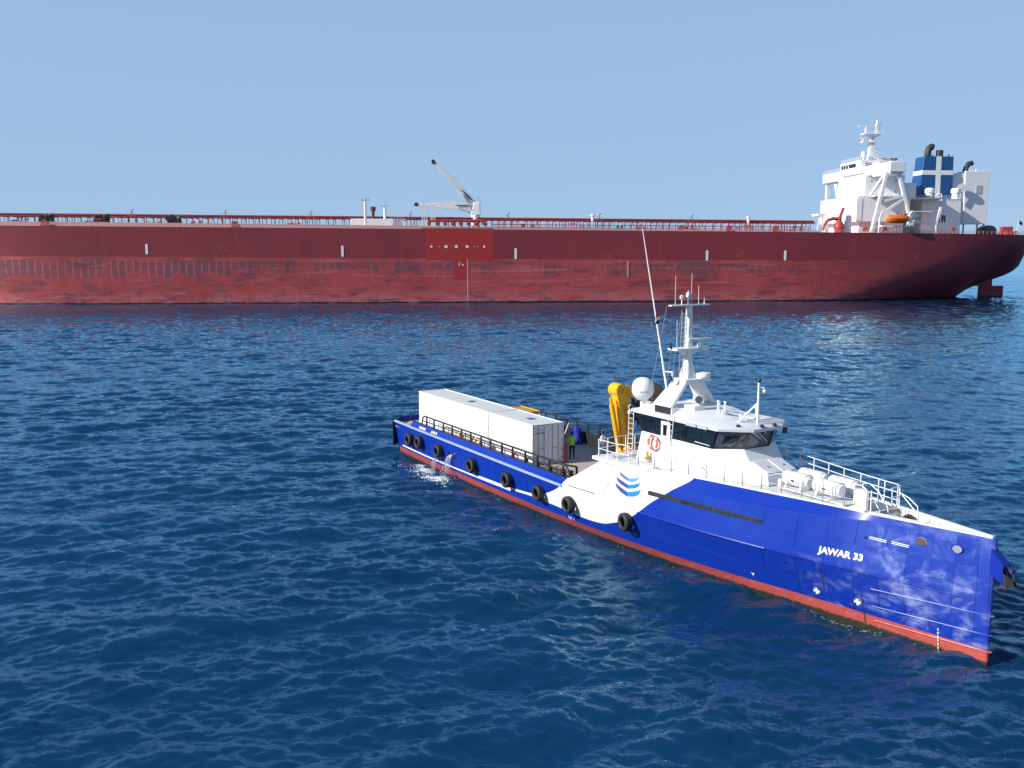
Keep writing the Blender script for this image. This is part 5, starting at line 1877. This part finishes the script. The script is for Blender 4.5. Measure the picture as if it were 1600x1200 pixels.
MB().cyl((255, 6, 24.5), (255, 6, 32.4), .7, .55, n=12).lathe([(.9, 0), (1.0, .1), (1.0, 1.4), (.5, 1.6), (0, 1.6)], (255, 6, 32.2), n=12).build('mast_riser', M['rust'], tanker)
mb = MB()
for k in range(6):
    mb.bar((244 + k, 14, 29.1), (244 + k, 14, 30.2 + .5 * (k % 2)), .09, .09)
mb.bar((244, 14, 30.1), (249, 14, 30.1), .07, .07)
mb.build('store_railing', M['tw'], tanker, kind='stuff')

# ---- accommodation
ac = empty('accommodation', parent=tanker)
MB().box(57, 74.5, -13, 13, 24, 29.2).build('ground_tier', M['tw'], ac, bevel=.1)
MB().hexa([(57, -16, 28.6), (77, -16, 28.6), (77, 16, 28.6), (57, 16, 28.6), (56, -16, 38.0), (77, -16, 38.0), (77, 16, 38.0), (56, 16, 38.0)]).build('lower_house', M['tw'], ac, bevel=.15)
MB().box(56.5, 72, -11.5, 11.5, 37.8, 46.2).build('upper_house', M['tw'], ac, bevel=.15)
MB().box(50.5, 57, -9, 9, 37.8, 43.5).build('aft_house', M['tw'], ac, bevel=.1)
MB().box(65.4, 71.2, -28.5, 28.5, 45.7, 49.4).build('bridge_wing', M['tw'], ac, bevel=.2)
wh = MB().hexa([(61.5, -8.8, 47), (72.2, -8.8, 47), (72.2, 8.8, 47), (61.5, 8.8, 47), (61.5, -8.8, 51.8), (72.9, -8.8, 51.8), (72.9, 8.8, 51.8), (61.5, 8.8, 51.8)]).build('wheelhouse', M['tw'], ac, bevel=.12)
for a, b in ((-7.9, -6.3), (-5.8, -4.2), (-3.7, -2.1), (-1.4, 4.6)):
    MB().hexa([(72.2, a, 49.5), (72.62, a, 49.5), (72.62, b, 49.5), (72.2, b, 49.5), (72.4, a, 50.9), (72.82, a, 50.9), (72.82, b, 50.9), (72.4, b, 50.9)]).build('bridge_window', M['glass'], wh)
for a, b in ((63, 65.2), (65.8, 68), (68.6, 71)):
    MB().box(a, b, 8.7, 8.86, 49.5, 50.9).build('bridge_window', M['glass'], wh)
for t in (-8, -4.5, 0, 4.5, 8):
    for z in (39.5, 43.4):
        MB().box(71.95, 72.07, t - .35, t + .35, z, z + 1.1).build('porthole', M['print_grey'], ac)
for s in (60, 65, 69.5):
    for z in (39.5, 43.4):
        MB().box(s - .35, s + .35, 11.45, 11.57, z, z + 1.0).build('porthole', M['print_grey'], ac)
for s in (61, 70):
    MB().box(s - .4, s + .4, 15.95, 16.07, 31, 32.2).build('porthole', M['print_grey'], ac)
MB().box(74.9, 77.05, 12.4, 16.15, 29.0, 37.2).build('front_panel', M['tw'], ac, bevel=.08)
# frames carrying the bridge wings
wf = empty('wing_frame', parent=ac)
for a, b, w_ in (((71.6, 27, 45.7), (76.2, 27, 24.4), 1.3), ((67.4, 27, 45.7), (61.2, 27, 26.8), 1.2)):
    MB().bar(a, b, w_, 1.0, up=(1, 0, 0)).build('strut', M['tw'], wf)
MB().bar((74.0, 27, 35.2), (63.9, 27, 37.6), .9, .9).build('strut', M['tw'], wf)
MB().bar((75.2, 27, 29.2), (64.6, 27, 36.6), .9, .9).build('strut', M['tw'], wf)
MB().bar((70.5, 24, 45.7), (72.0, 15.8, 38.0), .8, .9).build('strut', M['tw'], wf)
MB().box(66, 71, 15, 28, 45.0, 45.75).build('wing_soffit', M['tw'], wf, bevel=.1)
MB().bar((69.5, -27, 45.7), (69.5, -27, 24.4), 1.3, 1.3).build('strut', M['tw'], wf)
MB().bar((69.5, -20, 45.7), (71.0, -13.5, 38.0), .9, .9).build('strut', M['tw'], wf)
MB().box(60, 70.2, -27.5, -15.8, 29.5, 33.5).build('wing_locker', M['tw'], ac, bevel=.1)
MB().box(57, 72, 15.9, 19.5, 37.6, 37.9).build('tier_walkway', M['tw'], ac)
MB().box(44, 57, 9, 19, 37.0, 37.3).build('tier_walkway', M['tw'], ac)
MB().box(48, 58, 13, 19, 32.2, 32.45).build('tier_walkway', M['tw'], ac)
mb = MB()
for z, s0, s1, t in ((37.3, 35, 57, 13.4), (51.8, 61.5, 72.5, 8.6), (49.4, 65.4, 71, 28.3), (46.2, 56.5, 65, 11.3), (37.9, 57, 77, 16.2)):
    s = s0
    while s <= s1:
        mb.bar((s, t, z), (s, t, z + 1.2), .08, .08)
        s += 1.5
    for q in (.6, 1.2):
        mb.bar((s0, t, z + q), (s1, t, z + q), .07, .07)
for z, sf, t0, t1 in ((51.8, 72.6, -8.6, 8.6), (49.4, 71.1, 9, 28.3), (49.4, 71.1, -28.3, -9)):
    t = t0
    while t <= t1:
        mb.bar((sf, t, z), (sf, t, z + 1.2), .08, .08)
        t += 1.5
    for q in (.6, 1.2):
        mb.bar((sf, t0, z + q), (sf, t1, z + q), .07, .07)
mb.build('tier_railings', M['tw'], ac, kind='stuff')
MB().lathe([(0, 0), (.35, 0), (.35, 1.6), (.9, 1.9), (1.05, 2.7), (.85, 3.6), (0, 4.0)], (68.6, 2, 51.8), n=16).build('satellite_dome', M['tw'], ac)
MB().box(62, 68, 9, 14, 49.4, 51).build('chart_locker', M['print_grey'], ac)
mb = MB()
for k in range(4):
    mb.box(60 + k * 1.5, 61 + k * 1.5, 10, 12, 51.5 + .2 * (k % 2), 52.2)
mb.build('deck_fittings', M['dark'], ac, kind='stuff')
# radar mast
rm_ = empty('radar_mast', parent=tanker)
MB().loft([[(61.6, -1.4, 51.6), (66.0, -1.4, 51.6), (66.0, 1.4, 51.6), (61.6, 1.4, 51.6)], [(63.8, -.7, 59), (65.6, -.7, 59), (65.6, .7, 59), (63.8, .7, 59)], [(63.8, -.5, 62.5), (65.0, -.5, 62.5), (65.0, .5, 62.5), (63.8, .5, 62.5)]]).build('column', M['tw'], rm_, bevel=.1)
for k in range(5):
    MB().bar((63.2 + k * .12, 1.5 - .15 * k, 52.8 + k * 1.3), (64.8, 1.2 - .12 * k, 53.5 + k * 1.3), .12, .3).build('climbing_step', M['print_grey'], rm_)
MB().box(61.2, 68.6, -1.6, 1.6, 62.2, 62.6).build('upper_platform', M['tw'], rm_)
MB().box(63.0, 68.8, -1.2, 1.2, 59.2, 59.5).build('lower_platform', M['tw'], rm_)
MB().bar((64.2, 0, 60.5), (67.6, 0, 62.2), .4, .4).bar((64.6, 0, 60.5), (61.8, 0, 62.2), .4, .4).build('platform_knee', M['tw'], rm_)
MB().cyl((67.2, 0, 62.5), (67.2, 0, 65.0), .45, n=10).box(63.8, 70.2, -.3, .3, 65.0, 65.6).build('radar_scanner', M['tw'], rm_)
MB().cyl((68.2, 0, 59.5), (68.2, 0, 60.6), .4, n=10).box(66.6, 69.4, -.25, .25, 60.6, 61.0).build('radar_scanner', M['tw'], rm_)
MB().box(62.2, 63.4, -.5, .5, 62.5, 66.2).cyl((62.8, 0, 66.2), (62.8, 0, 67.6), .4, n=10).bar((62.0, 0, 63), (61.6, 0, 66.5), .12, .12).build('signal_pole', M['tw'], rm_)
mb = MB()
for z in (63.1, 63.7):
    mb.bar((61.3, 1.5, z), (68.5, 1.5, z), .07, .07)
for k in range(7):
    mb.bar((61.4 + k * 1.15, 1.5, 62.5), (61.4 + k * 1.15, 1.5, 63.7), .07, .07)
mb.build('platform_rail', M['tw'], rm_, kind='stuff')

# ---- funnel and casings
fn = empty('funnel', parent=tanker)
MB().loft([[(32.8, -3.6, 36.8), (46.6, -3.6, 36.8), (46.6, 3.6, 36.8), (32.8, 3.6, 36.8)], [(33.0, -3.2, 54), (44.7, -3.2, 54), (44.7, 3.2, 54), (33.0, 3.2, 54)]]).build('funnel_shell', M['funnel_blue'], fn, bevel=.1)


def fsec(z, g=.0):
    u = (z - 36.8) / (54 - 36.8)
    return 32.8 + .2 * u - g, 46.6 - 1.9 * u + g, 3.6 - .4 * u + g


P = []
for z in (47.0, 48.7):
    s0, s1, t0 = fsec(z, .05)
    P.append([(s0, -t0, z), (s1, -t0, z), (s1, t0, z), (s0, t0, z)])
MB().loft(P).build('white_band', M['tw'], fn)
P = []
for z in (36.9, 54.03):
    _, _, t0 = fsec(z, .07)
    P.append([(37.9, t0 - .2, z), (39.9, t0 - .2, z), (39.9, t0, z), (37.9, t0, z)])
MB().loft(P).build('white_stripe', M['tw'], fn)
MB().tube([(41.8, 0, 53.5), (41.8, 0, 56.0), (41.4, 0, 57.2), (40.6, 0, 57.9), (39.8, 0, 57.7)], 1.25, 14).build('exhaust_pipe', M['dark'], fn)
MB().cyl((37.0, 0, 53.5), (37.0, 0, 56.6), 1.3, n=16).build('exhaust_pipe', M['dark'], fn)
for s, t in ((43.6, 2), (34.4, 2), (39, -1.5)):
    MB().cyl((s, t, 54), (s, t, 54.9), .3, n=8).build('vent_pipe', M['dark'], fn)
ec = MB().box(34.5, 50, -13, 13, 24, 37.4).build('engine_casing', M['tw'], tanker, bevel=.12)
MB().box(40.5, 43.5, 12.98, 13.12, 28.6, 31.2).build('louvre', M['dark'], ec)
MB().tube([(42.6, 13.2, 24.5), (42.6, 13.2, 38.5), (43.0, 13.2, 39.1), (44.0, 13.2, 39.1), (44.6, 13.2, 38.6)], .32, 8).build('vent_pipe', M['tw'], ec)
for s in (46.0, 35.6):
    MB().lathe([(0, 0), (1.35, 0), (1.35, 2.3), (1.75, 2.4), (1.75, 3.6), (1.4, 4.1), (0, 4.3)], (s, 10.5, 37.3), n=20).build('mushroom_ventilator', M['tw'], ec)
tc = MB().hexa([(17.6, -3, 28.4), (27.2, -3, 28.4), (27.2, 2.6, 28.4), (17.6, 2.6, 28.4), (17.4, -3, 48.6), (27.5, -3, 48.6), (27.5, 2.6, 48.6), (17.4, 2.6, 48.6)]).build('tall_casing', M['tw'], tanker, bevel=.12)
MB().box(20.5, 22.8, 2.55, 2.75, 40.0, 43.2).build('grille', M['print_grey'], tc)
MB().tube([(26.2, 0, 48.4), (25.8, 0, 50.2), (24.8, 0, 51.6), (23.4, 0, 51.9)], 1.0, 12).build('exhaust_pipe', M['dark'], tc)
MB().lathe([(0, 0), (.5, 0), (.5, 1.0), (0, 1.4)], (21.8, 0, 48.6), n=10).build('vent_pipe', M['tw'], tc)
for s in (18.2, 26.6):
    for t in (-2.4, 2.0):
        MB().bar((s, t, 23.8), (s, t, 28.6), .4, .4).build('casing_leg', M['dark'], tc)
mb = MB()
s = 17.6
while s <= 27.6:
    mb.bar((s, 2.5, 48.6), (s, 2.5, 49.7), .07, .07)
    s += 1.4
mb.bar((17.6, 2.5, 49.7), (27.4, 2.5, 49.7), .07, .07)
mb.build('casing_rail', M['tw'], tc, kind='stuff')
MB().box(27.6, 32.9, -3.2, 2.2, 36.8, 47.8).build('link_casing', M['tw'], fn)
MB().lathe([(0, -.3), (1.7, -.2), (1.7, .2), (0, .3)], (29.6, 4.2, 42), (.3, 1, .1), n=18).cyl((29.6, 3.6, 36.8), (29.6, 4.0, 41), .35, n=8).build('dish_aerial', M['print_grey'], fn)

# boat deck, davits, stern gear
MB().box(61, 73.5, 25.5, 29.5, 26.4, 26.8).build('boat_deck', M['tw'], tanker)
for s in (73.6, 62.8):
    MB().tube([(s, 27, 24), (s, 27.4, 28.5), (s, 28.6, 31.0), (s, 30.0, 31.9)], [.45, .42, .35, .28], 8).build('davit', M['tw'], tanker)
mb = MB()
for k in range(9):
    mb.bar((61.5 + k * 1.4, 27.5, 23.9), (62.4 + k * 1.3, 28.5, 26.5), .18, .18)
mb.build('boat_deck_braces', M['pink'], tanker, kind='stuff')
for s, z in ((59.2, 29.8), (59.0, 27.6)):
    MB().lathe([(0, 0), (1.6, 0), (2.0, .5), (2.0, 1.0), (1.4, 1.4), (.6, 1.5), (0, 2.2)], (s, 24, z), n=16).build('white_tank', M['tw'], tanker)
MB().bar((51.5, 24, 24), (48.8, 24, 33.5), .9, .8).bar((52.0, 24, 27.2), (57.5, 24, 28.4), .5, .5).cyl((50.6, 24, 24), (50.6, 24, 27), .9, n=12).build('stores_davit', M['tw'], tanker)
MB().tube([(48.8, 24, 33.3), (47.8, 24, 33.0), (47.6, 24, 28)], .06, 5).build('davit_wire', M['print_grey'], tanker)
pc = empty('provision_crane', parent=tanker)
MB().lathe([(0, 0), (1.6, 0), (1.6, 1.4), (2.0, 2.2), (1.5, 3.6), (.9, 4.4), (.8, 6.0), (0, 6.2)], (85.2, 20, 24.2), n=16).build('post', M['red2'], pc)
MB().tube([(85.2, 20, 29.2), (87.5, 20, 29.6), (89.6, 20, 28.9), (91.0, 20, 27.0), (91.2, 20, 25.4)], [.7, .65, .6, .5, .45], 10).build('folded_jib', M['red2'], pc)
MB().bar((85.2, 20, 29.6), (83.8, 20, 33.4), .9, .7).build('mast_head', M['red2'], pc)
MB().lathe([(0, 0), (1.5, 0), (1.5, 6.0), (1.2, 6.6), (0, 6.8)], (81.2, 18, 24.2), n=16).build('white_tank', M['tw'], tanker)
MB().box(86.0, 89.0, 4, 10, 31.0, 31.8).bar((88.8, 9, 24.2), (87.8, 9, 31.5), .4, .4).bar((86.2, 9, 24.2), (87.0, 9, 31.5), .4, .4).build('signal_stand', M['tw'], tanker)
for s, c_ in ((77.5, M['red2']), (70, M['red2']), (44, M['red2'])):
    MB().lathe([(0, -.5), (.8, -.5), (.9, -.3), (.9, .3), (.8, .5), (0, .5)], (s, 24.5, 25.6), (0, 1, 0), n=14).build('hose_reel', c_, tanker)
MB().loft([[(26.5 - 3.2 * math.cos(math.pi * k / 8) - 2.5, 12, 23.9 + 3.6 * math.sin(math.pi * k / 8) ** .6) for k in range(9)], [(26.5 - 3.2 * math.cos(math.pi * k / 8) - 2.5, 15, 23.9 + 3.6 * math.sin(math.pi * k / 8) ** .6) for k in range(9)]]).build('black_canopy', M['black'], tanker)
MB().box(10.5, 16.0, 8, 10, 23.9, 25.2).box(11, 15.6, 8.2, 9.8, 25.2, 27.2).build('stern_winch', M['red2'], tanker, bevel=.2)
for s, t in ((18, 16), (13.5, 15), (9.0, 14), (6.6, 13), (4.6, 12.5), (2.8, 11)):
    MB().lathe([(0, 0), (.5, 0), (.4, .3), (.4, 1.2), (.6, 1.3), (.6, 1.6), (0, 1.7)], (s, t, 23.8), n=10).build('stern_bollard', M['red2'], tanker)
fs_ = MB().bar((3.6, 0, 24), (2.2, 0, 30.2), .16, .16).build('ensign_staff', M['tw'], tanker)
tf = MB().loft([[(0, .02 * math.sin(q), 0), (0, .02 * math.sin(q) + .04, 0), (0, .04, 1.7)] if False else [(-.24 * q, .14 * math.sin(q * 1.4), -.12 * q), (-.24 * q, .14 * math.sin(q * 1.4) + .03, -.12 * q), (-.24 * q, .14 * math.sin(q * 1.4) + .03, 1.5 - .16 * q), (-.24 * q, .14 * math.sin(q * 1.4), 1.5 - .16 * q)] for q in range(7)]).build('flag', M['trousers'])
tf.location = tw_(2.35, 0, 28.6)
tf.rotation_euler = (0, 0, math.pi + TA)
tag(tf, 'small dark flag at the stern of the red tanker', 'flag')

# orange lifeboat hanging in its davits
lb = empty('lifeboat')
lb.location = tw_(68.2, 30.0, 27.4)
lb.rotation_euler = (0, 0, math.pi + TA)
tag(lb, 'orange enclosed lifeboat hanging beside the white superstructure of the tanker', 'lifeboat')
rings = []
for x, wq, hq, zq in ((-4.3, .15, .5, 1.3), (-3.9, .9, 1.1, .8), (-3.0, 1.35, 1.5, .35), (-1, 1.55, 1.75, .1), (1.5, 1.55, 1.75, .1), (3.2, 1.25, 1.55, .35), (4.0, .7, 1.2, .8), (4.4, .1, .6, 1.4)):
    rings.append([(x, wq * math.cos(2 * math.pi * k / 14), zq + hq * .9 + hq * .9 * math.sin(2 * math.pi * k / 14)) for k in range(14)])
MB().loft(rings).build('hull', M['orange'], lb)
MB().loft([[(x, wq * math.cos(2 * math.pi * k / 14), 1.75 + .16 * math.sin(2 * math.pi * k / 14)) for k in range(14)] for x, wq in ((-4.2, .3), (-3, 1.45), (-1, 1.66), (1.5, 1.66), (3.2, 1.35), (4.3, .3))]).build('fender_band', M['red2'], lb)
MB().box(-3.4, -1.6, -.8, .8, 3.0, 3.7).build('conning_hood', M['orange'], lb, bevel=.2)
MB().box(-1.58, -1.55, -.6, .6, 3.2, 3.55).build('hood_window', M['glass'], lb)
for x in (-3.2, 3.2):
    MB().tube([(x, 0, 2.8), (x, 0, 4.4)], .06, 5).build('fall_wire', M['dark'], lb)
